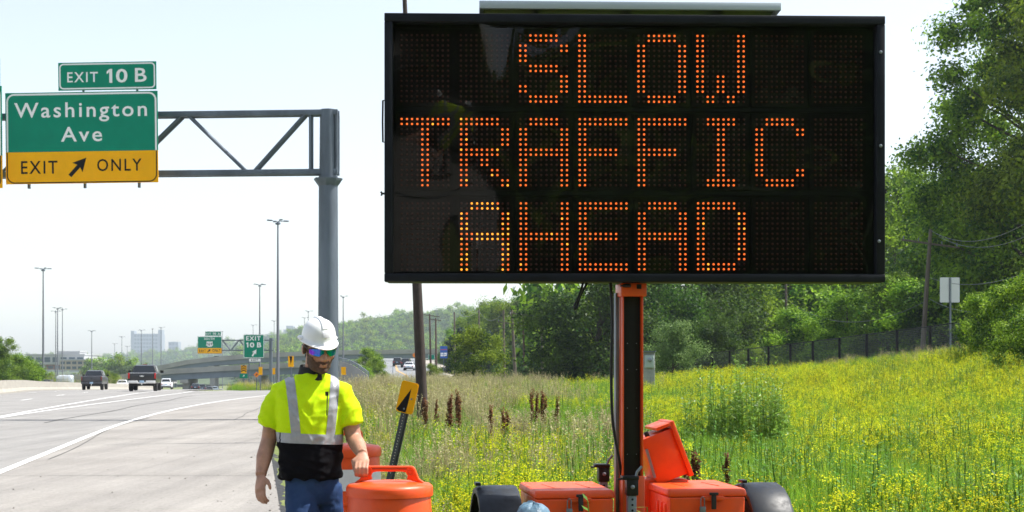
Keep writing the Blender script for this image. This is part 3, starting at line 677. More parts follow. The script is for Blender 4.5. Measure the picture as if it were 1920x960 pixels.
# left hand round the handle bar (bar runs along x, about z 1.03)
hb = Vector((D1[0] - .140 - PX0, D1[1] - 7.6 + .012, H(*D1) + .02 + 1.008 - pgz))
w0 = Vector((.268, -.190, 1.112)); w1 = hb + Vector((-.006, .030, .042))
ax, sd, nn = palm(bd, w0, w1, .038, .015, (1, .1, 0))
for i, (u, L) in enumerate(((.030, 1.0), (.010, 1.08), (-.010, 1.03), (-.029, .86))):
    o = hb + Vector((-.004 + u, 0, 0))
    finger(bd, [w1 + sd * u * .95 - ax * .012, o + Vector((0, -.006, .036 * L)), o + Vector((0, -.033, .018 * L)), o + Vector((0, -.034, -.012 * L)), o + Vector((0, -.016, -.028 * L))], .0100, .0080)
p = w0.lerp(w1, .35) + sd * -.030
finger(bd, [p + sd * .012, p + Vector((-.016, -.020, -.018)), hb + Vector((-.045, .026, .008)), hb + Vector((-.036, .024, -.016))], .0125, .0088)
bme = remeshed(bd, .0055, 3)
def skin_material():
    m = mat('skin', (.43, .225, .150), .5, var=.25, vscale=14, bump=.15, bscale=120, bdist=.003)
    b = m.node_tree.nodes['Principled BSDF']; b.inputs['Subsurface Weight'].default_value = .12; b.inputs['Subsurface Radius'].default_value = (.012, .005, .003); b.inputs['Subsurface Scale'].default_value = .6
    return m
M['skin'] = skin_material(); bme.materials.append(M['skin'])
body = link('body', bme, person)
# beard: the jaw of that same surface, raised and rough
def extract(me, keep, name, mats, lift, rough=0.0, parent=person):
    bm = bmesh.new(); bm.from_mesh(me); bm.normal_update()
    nrm = {v.index: v.normal.copy() for v in bm.verts}
    bmesh.ops.delete(bm, geom=[f for f in bm.faces if not keep(f.calc_center_median())], context='FACES')
    for v in bm.verts:
        v.co += v.normal * (lift + rough * noise.noise(v.co * 180))
    o = bpy.data.meshes.new(name); bm.to_mesh(o); bm.free(); o.materials.clear()
    for x in (mats if isinstance(mats, (list, tuple)) else [mats]): o.materials.append(x)
    o.polygons.foreach_set('use_smooth', [True] * len(o.polygons))
    return link(name, o, parent)
def is_beard(c):
    h = HI @ c
    if h.y > .012 or h.z < -.135 or h.z > .03 or abs(h.x) > .09: return False
    if abs(h.x) < .021 and -.084 < h.z < -.066 and h.y < -.08: return False
    top = -.052 if abs(h.x) < .030 else -.058 + .030 * sst(.035, .062, abs(h.x))
    if h.y > -.035: top = -.03 + .055 * sst(-.035, -.008, h.y)
    if h.y > -.004: return -.09 < h.z < .02 and h.y < .004
    return h.z < top
extract(bme, is_beard, 'beard', mat('dark stubble', (.060, .034, .024), .85, var=.6, vscale=90, col2=(.16, .09, .062), bump=.6, bscale=400, bdist=.004), .0022, .002)
hair_keep = lambda c: (lambda h: h.y > -.03 and -.065 < h.z < .06 and not (abs(h.x) > .07 and -.01 < h.y < .045 and h.z < .028) and (h.y > .03 or h.z > .012))(HI @ c)
extract(bme, hair_keep, 'hair', mat('short dark hair', (.022, .014, .010), .7, bump=.6, bscale=300, bdist=.004), .004, .003)
# neck gaiter
b = MB(); rings = []
for z, r0 in ((-.035, .088), (-.03, .092), (-.012, .086), (.012, .079), (.030, .076), (.036, .073), (.030, .068), (-.03, .074)):
    ring = []
    for k in range(36):
        a = 2 * math.pi * k / 36
        ring.append(Vector((-.010 + r0 * math.cos(a) * 1.02, .008 + r0 * math.sin(a) * .98, 1.538 + z + .012 * math.sin(a) + .004 * noise.noise(Vector((math.cos(a) * 3, math.sin(a) * 3, z * 60))))))
    rings.append(ring)
b.loft(rings, caps=False, closed=True); b.build('neck_gaiter', mat('black knit', (.010, .010, .012), .8, bump=.4, bscale=200, bdist=.003), person, smooth=60)
# shirt: one cloth surface with creases, cut into its yellow, black and silver pieces
sh = MB()
sh.loft([sect(z, cx, cy, a, d) for z, cx, cy, a, d in ((1.528, -.010, .012, .078, .074), (1.505, -.013, .014, .105, .086), (1.485, -.018, .015, .150, .094), (1.455, -.020, .013, .182, .106), (1.425, -.022, .012, .190, .114), (1.38, -.026, .006, .190, .124), (1.30, -.030, .004, .178, .130), (1.20, -.032, .004, .170, .130), (1.10, -.030, .006, .163, .130), (1.03, -.028, .008, .160, .132), (.978, -.027, .010, .160, .134))])
sh.tube([(-.115, .015, 1.445), (-.175, .013, 1.415), (-.222, .010, 1.34), (-.250, .004, 1.25)], [.066, .074, .068, .062], 20)
sh.tube([(.070, .014, 1.448), (.126, .012, 1.415), (.170, .008, 1.34), (.194, -.004, 1.255)], [.066, .073, .067, .060], 20)
sme = remeshed(sh, .0065, 4)
YB = R(12)
def tors(c): x, y = c.x + .03, c.y - .008; return Vector((x * math.cos(YB) + y * math.sin(YB), -x * math.sin(YB) + y * math.cos(YB), c.z))
def ridge(p): return 1 - 2 * abs(noise.noise(p))
bm = bmesh.new(); bm.from_mesh(sme); bm.normal_update()
for v in bm.verts:
    p = v.co; t = tors(p)
    s1 = ridge(Vector((t.x * 7 + t.z * 5, t.y * 5, t.z * 10 - abs(t.x) * 16))); s2 = ridge(Vector((t.x * 16 - t.z * 9, t.y * 9 + 3, t.z * 20)))
    low = sst(1.22, 1.02, p.z)
    s3 = ridge(Vector((t.x * 4 + 7, t.y * 4, t.z * 26 + t.x * 8)))
    d = .0075 * s1 + .0036 * s2 + .0075 * low * s3
    v.co += v.normal * d
    if p.z < .99: v.co += v.normal * (.006 * math.sin(9 * math.atan2(t.y, t.x)) * sst(1.0, .975, p.z))
def cut(co, no): bmesh.ops.bisect_plane(bm, geom=bm.verts[:] + bm.edges[:] + bm.faces[:], plane_co=co, plane_no=no, dist=1e-5)
zb0, zb1, zt = 1.160, 1.212, .045                       # belt band, dips towards his left
bn = Vector((zt * 1.0, 0, 1)).normalized()
cut((0, 0, zb0), bn); cut((0, 0, zb1), bn)
def strip_planes(x0, lean):
    out = []
    for dx in (-.024, .024):
        xx = x0 + dx; no = Matrix.Rotation(YB, 3, 'Z') @ Vector((1, 0, -lean)).normalized(); co = Matrix.Rotation(YB, 3, 'Z') @ Vector((xx, 0, 1.36)) + Vector((-.03, .008, 0)); co.z = 1.36
        out.append((co, no))
    return out
SPL = strip_planes(-.098, -.10); SPR = strip_planes(.112, .10)
for co, no in SPL + SPR: cut(co, no)
cut((-.128, 0, 0), (1, 0, 0)); cut((-.112, 0, 0), (1, 0, 0))
def region(c):
    hb_ = (c - Vector((0, 0, zb0))).dot(bn); ht = (c - Vector((0, 0, zb1))).dot(bn)
    arm = (c.x < -.21 and c.z > 1.19) or (c.x > .145 and c.z > 1.19)
    if not arm:
        if hb_ < 0: return 2
        if ht < 0: return 2 if (-.178 < c.x < -.170 and c.y < 0) else 1
        for pl in (SPL, SPR):
            if all(True for _ in pl) and (c - pl[0][0]).dot(pl[0][1]) > 0 and (c - pl[1][0]).dot(pl[1][1]) < 0: return 1
    return 0
full = bpy.data.meshes.new('shirt_all'); bm.to_mesh(full); bm.free()
M['hivis'] = mat('fluorescent yellow knit', (.60, .86, .006), .8, spec=.15, var=.06, vscale=8, bump=.25, bscale=260, bdist=.002)
M['blackknit'] = mat('black knit cloth', (.004, .004, .006), .85, spec=.12, bump=.3, bscale=200, bdist=.002)
M['silver'] = mat('grey reflective tape', (.36, .37, .40), .42, metal=.15, var=.12, vscale=40, bump=.2, bscale=300, bdist=.001)
extract(full, lambda c: region(c) == 0, 'shirt', M['hivis'], 0.0)
extract(full, lambda c: region(c) == 2, 'shirt_lower_panel', M['blackknit'], 0.0)
extract(full, lambda c: region(c) == 1, 'reflective_tape', M['silver'], .0014)
b = MB(); b.tube([(.078, -.128, 1.425), (.080, -.140, 1.40), (.077, -.136, 1.31)], .0035, 6); b.box((.078, -.140, 1.425), (.016, .012, .022)); b.build('pen_clip', M['blackplastic'], person)
# jeans and boots
j = MB()
j.loft([sect(z, cx, .012, a, d) for z, cx, a, d in ((1.01, -.022, .138, .106), (.95, -.022, .138, .112), (.90, -.020, .136, .112), (.84, -.018, .12, .10))])
for s_ in (-1, 1):
    L = [Vector(p) for p in LEG[s_]]; L[-1] = L[-1] + Vector((0, 0, .05)); j.tube(L, [.086, .084, .072, .070, .066], 20)
jme = remeshed(j, .008, 4)
for v in jme.vertices:
    v.co += v.normal * (.0045 * ridge(Vector((v.co.x * 9, v.co.y * 9, v.co.z * 16))) + .003 * ridge(Vector((v.co.x * 22, v.co.y * 20, v.co.z * 30))))
jme.materials.append(mat('blue denim', (.018, .042, .120), .85, spec=.15, var=.55, vscale=5, col2=(.055, .105, .225), bump=.4, bscale=220, bdist=.003))
link('jeans', jme, person)
for s_ in (-1, 1):
    a = Vector(LEG[s_][-1]); b = MB()
    lift = .0 if s_ < 0 else .012
    rings = []
    for z, yf, yb, w in ((0 + lift, -.19, .075, .046), (.03 + lift, -.195, .078, .050), (.06 + lift, -.185, .07, .048), (.095 + lift, -.10, .062, .044), (.16 + lift, -.055, .055, .048)):
        cy = (yf + yb) / 2; hl = (yb - yf) / 2
        rings.append([Vector((a.x + w * math.cos(t), a.y + cy + hl * math.sin(t), z)) for t in [2 * math.pi * k / 20 for k in range(20)]])
    b.loft(rings); b.build('boot', mat('brown leather', (.10, .055, .03), .6, var=.3, vscale=12), person, smooth=60)
# hard hat
hat = MB(); rings = []; n = 48
def hatring(a_, z, rx, ry, extra=0, front=0, cy=.012):
    ring = []
    for k in range(n):
        t = 2 * math.pi * k / n; c, s = math.cos(t), math.sin(t)
        f = max(0, -s) ** 2.2
        ring.append(HM @ Vector((rx * c * (1 + extra), cy + ry * s - front * f, z - .014 * f * (1 if front else 0))))
    return ring
HZ = .036
rings.append(hatring(0, HZ, .104, .122)); rings.append(hatring(0, HZ - .003, .122, .140, front=.036)); rings.append(hatring(0, HZ + .002, .124, .142, front=.038)); rings.append(hatring(0, HZ + .013, .112, .130, front=.010)); rings.append(hatring(0, HZ + .020, .108, .126))
for i in range(1, 13):
    a = R(90) * i / 12.6; rings.append(hatring(0, HZ + .020 + .098 * math.sin(a), .108 * math.cos(a) ** .70, .126 * math.cos(a) ** .70))
hat.v; rings = [[HM @ (lambda q: Vector((q.x * .82, .012 + (q.y - .012) * .84, q.z)))(HI @ v) for v in rg0] for rg0 in rings]; hat.loft(rings, caps=True); M['hat'] = mat('white hard hat shell', (.80, .81, .82), .28, coat=.3)
hat.build('hard_hat', M['hat'], person, smooth=50)
b = MB(); rg_ = []
for i in range(17):                                     # raised ridge from brow to nape
    a = R(38 + 118 * i / 16); rr = .004 + .004 * math.sin(math.pi * i / 16)
    y = .012 - .1065 * math.copysign(abs(math.cos(a)) ** .70, math.cos(a)); z = HZ + .020 + .098 * math.sin(a)
    rg_.append([HM @ Vector((dx, y, z + dz)) for dx, dz in ((-.020, -.012), (-.014, rr), (.014, rr), (.020, -.012))])
b.loft(rg_); b.build('hat_ridge', M['hat'], person, bevel=.002)
b = MB(); b.box((0, 0, 0), (.034, .006, .03)); b.build('hat_badge', mat('pale grey label', (.62, .63, .66), .5), person, bevel=.002).matrix_local = HM @ Matrix.Translation((0, -.095, .092)) @ Matrix.Rotation(R(-24), 4, 'X')
b = MB()
for s_ in (-1, 1): ell(b, (s_ * .093, .03, HZ + .012), (.016, .030, .012), HM)
b.build('hat_slot', M['hat'], person, smooth=80)
# sunglasses
def lens_material():
    m = mat('blue mirror lens', (.02, .20, .55), .06, metal=.9); t = m.node_tree; b = t.nodes['Principled BSDF']
    tc = t.nodes.new('ShaderNodeTexCoord'); n = t.nodes.new('ShaderNodeTexNoise'); n.inputs['Scale'].default_value = 18; n.inputs['Detail'].default_value = 1
    r = t.nodes.new('ShaderNodeValToRGB'); e = r.color_ramp.elements; e[0].position = .34; e[1].position = .66; e[0].color = (.20, .05, .60, 1); e[1].color = (.0, .45, .60, 1); x = e.new(.5); x.color = (.01, .22, .75, 1)
    t.links.new(tc.outputs['Object'], n.inputs['Vector']); t.links.new(n.outputs['Fac'], r.inputs[0]); t.links.new(r.outputs[0], b.inputs['Base Color'])
    return m
for s_ in (-1, 1):
    b = MB(); vs = []
    for j in range(5):
        for i in range(11):
            th = R(5 + 60 * i / 10) * s_; f = j / 4 * 2 - 1
            zz = .000 + .021 * f * (1 - .55 * (i / 10) ** 3) * (.55 + .45 * sst(0, 3, i)) + (.006 if f < 0 and i < 2 else 0)
            vs.append(HM @ Vector((.082 * math.sin(th), -.030 - .076 * math.cos(th), zz - .002)))
    b.add(vs, [(j * 11 + i, j * 11 + i + 1, (j + 1) * 11 + i + 1, (j + 1) * 11 + i) for j in range(4) for i in range(10)])
    b.build('lens', lens_material(), person, smooth=90)
b = MB()
b.tube([HM @ Vector((.084 * math.sin(R(a)), -.030 - .0775 * math.cos(R(a)), .020 - .010 * (abs(a) / 65) ** 3)) for a in range(-65, 66, 10)], .0028, 6)
for s_ in (-1, 1): b.tube([HM @ Vector(p) for p in ((s_ * .076, -.062, .008), (s_ * .083, -.02, .010), (s_ * .084, .02, .012), (s_ * .080, .035, .004))], .003, 6)
b.build('sunglasses_frame', M['blackplastic'], person)
# ------------------------------------------------------------------ lettering and signs
def text_mesh(txt, x0, x1, z0, z1, mat_, y=-.006, bold=.0, space=1.22, name='lettering'):
    """letters filling the box x0..x1, z0..z1 (metres, on the sign face)"""
    cu = bpy.data.curves.new('t', 'FONT'); cu.body = txt; cu.extrude = .0; cu.offset = bold; cu.space_character = space; cu.resolution_u = 3
    o = bpy.data.objects.new('t', cu); C.objects.link(o)
    dg = bpy.context.evaluated_depsgraph_get(); me = bpy.data.meshes.new_from_object(o.evaluated_get(dg))
    bpy.data.objects.remove(o); bpy.data.curves.remove(cu)
    n = len(me.vertices); co = np.empty(n * 3); me.vertices.foreach_get('co', co); co = co.reshape(-1, 3)
    mn, mx = co.min(0), co.max(0); out = np.zeros_like(co)
    out[:, 0] = x0 + (co[:, 0] - mn[0]) / (mx[0] - mn[0]) * (x1 - x0); out[:, 2] = z0 + (co[:, 1] - mn[1]) / (mx[1] - mn[1]) * (z1 - z0); out[:, 1] = y
    me.vertices.foreach_set('co', out.ravel()); me.materials.clear(); me.materials.append(mat_); me.update(); me.name = name
    return me
def one(x0, x1, z0, z1):
    w, h = x1 - x0, z1 - z0; return [(x0 + w * x, z0 + h * z) for x, z in ((.42, 0), (.86, 0), (.86, 1), (.50, 1), (.05, .83), (.05, .62), (.42, .76))]
def rr_poly(x0, x1, z0, z1, r, n=6, corners=(1, 1, 1, 1)):
    out = []
    for (cx, cz, a0), k in zip(((x1 - r, z0 + r, -90), (x1 - r, z1 - r, 0), (x0 + r, z1 - r, 90), (x0 + r, z0 + r, 180)), corners):
        if k:
            for i in range(n + 1): a = R(a0 + 90 * i / n); out.append((cx + r * math.cos(a), cz + r * math.sin(a)))
        else: out.append((cx + r * math.copysign(1, math.cos(R(a0 + 45))), cz + r * math.copysign(1, math.sin(R(a0 + 45)))))
    return out
def ring_strip(x0, x1, z0, z1, r, w, y, t=.004):
    o = rr_poly(x0, x1, z0, z1, r); i = rr_poly(x0 + w, x1 - w, z0 + w, z1 - w, max(r - w, .002)); n = len(o)
    b = MB(); vs = [(x, y, z) for x, z in o] + [(x, y, z) for x, z in i]
    b.add(vs, [(k, (k + 1) % n, n + (k + 1) % n, n + k) for k in range(n)]); return b
def arrow(cx, cz, L, ang, w=.16, head=.46):
    p = [(-w / 2, -.5), (w / 2, -.5), (w / 2, .5 - head), (head * .62, .5 - head - .08), (0, .5), (-head * .62, .5 - head - .08), (-w / 2, .5 - head)]
    c, s = math.cos(ang), math.sin(ang); return [(cx + L * (x * c - z * s), cz + L * (x * s + z * c)) for x, z in p]
def plate(poly, m, parent, name='panel', t=.02, y=0):
    return MB().prism(poly, t, Matrix.Translation((0, y, 0))).build(name, m, parent, smooth=0)
def flat(poly, m, parent, name, y):
    return MB().add([(x, y, z) for x, z in poly], [tuple(range(len(poly)))]).build(name, m, parent, smooth=0)

# overhead gantry
GD = 43.0; GK = FPX / GD
gp = P(615.5, 690, GD); gz = H(gp.x, gp.y)
gy = R(-4.0)                                            # the arm recedes a little to the left
gantry = empty('sign_gantry', (gp.x, gp.y, gz), gy, 'grey steel gantry post and truss arm holding the green overhead signs', 'gantry')
lx = lambda px: (px - 615.5) / GK
lzz = lambda py: CAMZ + (690 - py) / GK - gz
top_z, bot_z = lzz(212), lzz(323)
b = MB(); b.tube([(0, 0, 0), (0, 0, lzz(330))], [.315, .285], 28); b.tube([(0, 0, lzz(330)), (0, 0, lzz(206))], [.27, .25], 28)
b.build('post', M['galv2'], gantry, smooth=60)
MB().lathe([(.30, 0), (.44, .20), (.44, .23), (.30, .23)], 8, (0, 0, bot_z - .42)).build('post_collar', M['galv2'], gantry)
MB().lathe([(.55, 0), (.55, .06), (.33, .07), (.33, .3), (.31, .3)], 24).build('base_flange', M['galv2'], gantry)
xe, xw = lx(635), lx(-260)
for yy in (-.13, .13):
    for z, nm in ((top_z, 'top_chord'), (bot_z, 'bottom_chord')):
        MB().box(((xe + xw) / 2, yy, z), (xe - xw, .11, .17)).build(nm, M['galv2'], gantry, bevel=.01)
    for px0, px1 in ((572, 478), (352, 458), (336, 228), (110, 215), (94, -10), (-140, -22)):
        MB().tube([(lx(px0), yy, top_z - .07), (lx(px1), yy, bot_z + .07)], .05, 8).build('diagonal', M['galv2'], gantry)
    for px in (583, 633): MB().tube([(lx(px), yy, top_z - .07), (lx(px), yy, bot_z + .07)], .045, 8).build('vertical', M['galv2'], gantry)
for px in (575, 468, 345, 222, 100, -20): 
    for z in (top_z, bot_z): MB().tube([(lx(px), -.13, z), (lx(px), .13, z)], .04, 8).build('cross_tie', M['galv2'], gantry)
for px in (50, 158, 262, -90, -190):                     # sign hangers showing under the panels
    MB().box((lx(px), -.40, (lzz(352) + lzz(205)) / 2), (.06, .10, lzz(205) - lzz(352))).build('hanger', M['galv2'], gantry)

def big_sign(name, label, p0, sc, yaw, W_, Hg, Hy, tab=None, words=(), arrowspec=None, rollz=0):
    """p0: lower left corner of the face; sizes in metres; words: (text, x0,x1,z0,z1, material, bold)"""
    root = empty(name, p0, 0, label, 'road sign', 'green highway signs', rot=(0, rollz, yaw))
    q = .24 * W_ / 4.65
    plate(rr_poly(0, W_, Hy, Hy + Hg, .001, corners=(0, 0, 0, 0)), M['signgreen'], root, 'green_panel', .03)
    plate(rr_poly(0, W_, 0, Hy - .004, .001, corners=(0, 0, 0, 0)), M['signyellow'], root, 'yellow_panel', .03)
    f = -.034
    i = .03 * W_ / 4.65 * 1.0; w = .055 * W_ / 4.65
    o = [(i, Hy)] + [p for p in rr_poly(i, W_ - i, Hy - 1, Hy + Hg - i, q)[7:21]] + [(W_ - i, Hy)]
    top = rr_poly(i, W_ - i, Hy - 1, Hy + Hg - i, q)[7:21]; ti = rr_poly(i + w, W_ - i - w, Hy - 1, Hy + Hg - i - w, q - w)[7:21]
    O = [(W_ - i, Hy)] + top + [(i, Hy)]; I = [(W_ - i - w, Hy)] + ti + [(i + w, Hy)]; n = len(O)
    MB().add([(x, f, z) for x, z in O] + [(x, f, z) for x, z in I], [(k, k + 1, n + k + 1, n + k) for k in range(n - 1)]).build('white_border', M['signwhite'], root, smooth=0)
    bt = rr_poly(i, W_ - i, i * .6, Hy + 1, q); bi = rr_poly(i + w * .6, W_ - i - w * .6, i * .6 + w * .6, Hy + 1, q - w * .6)
    O = [(i, Hy - .01)] + bt[21:28] + bt[0:7] + [(W_ - i, Hy - .01)]; I = [(i + w * .6, Hy - .01)] + bi[21:28] + bi[0:7] + [(W_ - i - w * .6, Hy - .01)]; n = len(O)
    MB().add([(x, f, z) for x, z in O] + [(x, f, z) for x, z in I], [(k, k + 1, n + k + 1, n + k) for k in range(n - 1)]).build('black_border', M['signblack'], root, smooth=0)
    if tab:
        a, c, z0, z1 = tab
        plate(rr_poly(a, c, z0, z1, .001, corners=(0, 0, 0, 0)), M['signgreen'], root, 'exit_tab', .03)
        ring_strip(a + i, c - i, z0 + i, z1 - i, .13 * W_ / 4.65, w * .8, f).build('white_border', M['signwhite'], root, smooth=0)
        for x in (a + .25 * (c - a), a + .8 * (c - a)): MB().box((x, .03, (Hy + Hg + z0) / 2), (.06, .04, .9)).build('tab_strut', M['galv2'], root)
    for t, x0, x1, z0, z1, m, bo in words:
        if t == '1': flat(one(x0, x1, z0, z1), m, root, 'numeral', f)
        else: link('lettering', text_mesh(t, x0, x1, z0, z1, m, f, bo), root)
    if arrowspec: flat(arrow(*arrowspec), M['signblack'], root, 'arrow', f)
    return root
SD = 42.3; SK = FPX / SD
def wash(px, py): return ((px - 12) / SK, (346 - py) / SK)
p0 = P(12, 346, SD)
def wd(t, a, c, u, d, m, bo): x0, z0 = wash(a, d); x1, z1 = wash(c, u); return (t, x0, x1, z0, z1, m, bo)
tb0, tb1 = wash(113, 172), wash(298, 120)
big_sign('overhead_sign', 'green Washington Ave sign with EXIT 10 B tab and yellow EXIT ONLY strip', p0, SK, R(-2.0), 288 / SK, 111 / SK, 60 / SK, (tb0[0], tb1[0], tb0[1], tb1[1]),
         [wd('Washington', 29, 280, 194, 231, M['signwhite'], .012), wd('Ave', 117, 195, 240, 268, M['signwhite'], .012), wd('EXIT', 41, 110, 303, 327, M['signblack'], .008), wd('ONLY', 185, 269, 301, 324, M['signblack'], .008),
          wd('EXIT', 130, 188, 138, 157, M['signwhite'], .012), wd('1', 204, 217, 133, 159, M['signwhite'], .014), wd('0', 222, 244, 133, 159, M['signwhite'], .02), wd('B', 258, 280, 132, 158, M['signwhite'], .014)],
         (*wash(149, 315), 46 / SK, R(-43)), rollz=R(-.55))
p0 = P(-279, 357, SD)
big_sign('overhead_sign', 'green and yellow overhead sign cut off by the photo edge', p0, SK, R(-2.0), 288 / SK, 130 / SK, 61 / SK, (100 / SK, 285 / SK, 192 / SK, 243 / SK), rollz=R(-.55))

# second, far gantry and its sign
FD = 250.0; FK = FPX / FD
fg = P(508, 700, FD); fz = H(fg.x, FD)
g2 = empty('sign_gantry', (fg.x, FD, fz), 0, 'small distant truss arm carrying the EXIT 10 A sign', 'gantry')
f2 = lambda px, py: ((px - 508) / FK, CAMZ + (690 - py) / FK - fz)
b = MB(); b.tube([(0, 0, 0), (0, 0, f2(0, 634)[1])], .32, 12); b.build('post', M['galv2'], g2)
for py in (638, 657):
    for yy in (-.4, .4): MB().box(((f2(375, 0)[0] + .3) / 2, yy, f2(0, py)[1]), (-f2(375, 0)[0] + .5, .16, .18)).build('chord', M['galv2'], g2)
for a, c in ((417, 432), (448, 433), (449, 464), (480, 466), (481, 498)):
    for yy in (-.4, .4): MB().tube([(*f2(a, 638)[:1], yy, f2(a, 638)[1]), (f2(c, 0)[0], yy, f2(0, 657)[1])], .06, 6).build('diagonal', M['galv2'], g2)
def far(px, py): return ((px - 370.5) / FK, (663 - py) / FK)
def wf(t, a, c, u, d, m, bo): x0, z0 = far(a, d); x1, z1 = far(c, u); return (t, x0, x1, z0, z1, m, bo)
t0, t1 = far(384.5, 630), far(414.5, 621.5)
s2 = big_sign('overhead_sign', 'distant green SOUTH 169 sign with EXIT 10 A tab', P(370.5, 663, FD - .7), FK, 0, 45.5 / FK, 21.5 / FK, 10.5 / FK, (t0[0], t1[0], t0[1], t1[1]),
              [wf('SOUTH', 383, 402, 633, 637.5, M['signwhite'], .02), wf('EXIT', 373.5, 386, 655.5, 660.5, M['signblack'], .01), wf('ONLY', 398, 413, 654.5, 659.5, M['signblack'], .01), wf('EXIT', 386, 396, 624, 628, M['signwhite'], .02), wf('1', 398.5, 400.8, 623.5, 628, M['signwhite'], .014), wf('0', 401.6, 405.4, 623.5, 628, M['signwhite'], .03), wf('A', 408, 412.5, 623.5, 628, M['signwhite'], .02)],
              (*far(392, 657.5), 8 / FK, R(-45)))
c = far(393, 645.3); k = 1 / FK
flat([(c[0] + x * k, c[1] + z * k) for x, z in ((-6, 4.5), (-3, 5.2), (0, 4.6), (3, 5.2), (6, 4.5), (5.2, 1), (6.6, -2), (3.5, -4.6), (0, -5.2), (-3.5, -4.6), (-6.6, -2), (-5.2, 1))], M['signwhite'], s2, 'route_shield', -.035)
link('lettering', text_mesh('69', c[0] - 1.9 * k, c[0] + 4.6 * k, c[1] - 2.8 * k, c[1] + 2.8 * k, M['signblack'], -.04, .01), s2); flat(one(c[0] - 4.6 * k, c[0] - 2.6 * k, c[1] - 2.8 * k, c[1] + 2.8 * k), M['signblack'], s2, 'numeral', -.04)

# gore exit sign on posts, with its little EXIT plaque
ED = 138.0; EK = FPX / ED
ep = P(476, 690, ED); ez = H(ep.x, ED)
es = empty('exit_sign', (ep.x, ED, ez), 0, 'square green EXIT 10 B sign with white arrow on posts in the gore', 'road sign', 'green highway signs')
e = lambda px, py: ((px - 476) / EK, CAMZ + (690 - py) / EK - ez)
(x0, z0), (x1, z1) = e(456.5, 671.5), e(495.5, 627)
plate(rr_poly(x0, x1, z0, z1, .14), M['signgreen'], es, 'panel', .03); ring_strip(x0 + .02, x1 - .02, z0 + .02, z1 - .02, .13, .05, -.034).build('white_border', M['signwhite'], es, smooth=0)
for t, a, c_, u, d in (('EXIT', 461.5, 489, 630.5, 638.5), ('1', 461.5, 466.5, 642, 651.5), ('0', 468.5, 477, 642, 651.5), ('B', 482, 490, 642, 651.5)):
    a0, a1 = e(a, d), e(c_, u)
    if t == '1': flat(one(a0[0], a1[0], a0[1], a1[1]), M['signwhite'], es, 'numeral', -.036)
    else: link('lettering', text_mesh(t, a0[0], a1[0], a0[1], a1[1], M['signwhite'], -.036, .03), es)
flat(arrow(*e(477, 661.5), 15 / EK, R(-32), .2, .5), M['signwhite'], es, 'arrow', -.036)
a0, a1 = e(467, 678), e(488, 672.5); plate(rr_poly(a0[0], a1[0], a0[1], a1[1], .03), M['signwhite'], es, 'plaque', .03)
a0, a1 = e(471, 677), e(484, 673.6); link('lettering', text_mesh('EXIT', a0[0], a1[0], a0[1], a1[1], M['signblack'], -.036, .02), es)
for px in (467, 486): MB().box((e(px, 0)[0], .05, z0 / 2 + .2), (.10, .08, z0 + .4)).build('post', M['galv2'], es)

def post_sign(name, label, cat, px, py0, py1, w, D, build, base=None):
    """sign of photograph height py0..py1 and width w (px) on one post at depth D"""
    k = FPX / D; p = P(px, 690, D); gz_ = H(p.x, D)
    root = empty(name, (p.x, D, gz_), 0, label, cat, 'small roadside signs')
    zt, zb = CAMZ + (690 - py0) / k - gz_, CAMZ + (690 - py1) / k - gz_
    MB().box((0, .03, zt / 2 - .02), (.07, .05, zt - .04)).build('post', M['galv2'], root)
    build(root, w / k, zb, zt); return root
def chev(root, w, zb, zt):
    h = zt - zb; zm = zb + h * .36
    plate(rr_poly(-w / 2, w / 2, zb, zm - .02, .03), M['signgreen'], root, 'green_plate'); flat(arrow(0, (zb + zm) / 2, (zm - zb) * .6, R(-45), .2, .5), M['signwhite'], root, 'arrow', -.024)
    plate(rr_poly(-w * .36, w * .36, zm + .02, zt, .04), M['signyellow'], root, 'yellow_plate'); hh = zt - zm
    for i in range(3):
        zc = zm + hh * (.18 + .27 * i); flat([(-w * .34, zc - hh * .02), (0, zc + hh * .18), (w * .34, zc - hh * .02), (w * .34, zc + hh * .11), (0, zc + hh * .31), (-w * .34, zc + hh * .11)][::1], M['signblack'], root, 'chevron', -.024)
post_sign('chevron_sign', 'yellow sign of stacked black chevrons over a small green arrow plate', 'road sign', 457, 685, 709, 15, 128, chev)
def marker(root, w, zb, zt):
    plate(rr_poly(-w / 2, w / 2, zb, zt, .02), M['signyellow'], root, 'panel')
def marker_v(root, w, zb, zt):
    plate(rr_poly(-w / 2, w / 2, zb, zt, .03), M['signyellow'], root, 'panel'); h = zt - zb
    flat([(-w * .28, zt - .03 * h), (0, zb + .2 * h), (w * .28, zt - .03 * h)][::-1], M['signblack'], root, 'black_wedge', -.024)
post_sign('marker_post', 'plain yellow marker panel beside the EXIT 10 B sign posts', 'marker', 488.5, 688, 703, 7, 120, marker)
post_sign('marker_post', 'small yellow marker panel between the high mast pole and gore sign', 'marker', 513.5, 690, 702, 5, 125, marker)
post_sign('marker_post', 'yellow marker with black wedge above the worker shoulder', 'marker', 545.5, 667.5, 688, 10.5, 95, marker_v)
post_sign('marker_post', 'yellow marker panel behind the gantry post foot', 'marker', 644, 688, 703, 9, 90, marker)
def dia(root, w, zb, zt):
    c_ = (zb + zt) / 2; r_ = (zt - zb) / 2; plate([(0, c_ - r_), (r_, c_), (0, c_ + r_), (-r_, c_)], M['signorange'], root, 'panel'); flat(arrow(0, c_, r_ * 1.0, R(-40), .2, .5), M['signblack'], root, 'arrow', -.024)
post_sign('warning_sign', 'small orange diamond sign with black arrow in the gore', 'road sign', 481, 697, 708, 8, 126, dia)
def roundo(root, w, zb, zt):
    c_ = (zb + zt) / 2; r_ = w / 2; plate([(r_ * math.cos(R(a)), c_ + r_ * math.sin(R(a))) for a in range(22, 382, 45)], M['signorange'], root, 'panel')
post_sign('warning_sign', 'small orange sign on a post beside the side road', 'road sign', 778, 661.5, 670.5, 9, 235, roundo)
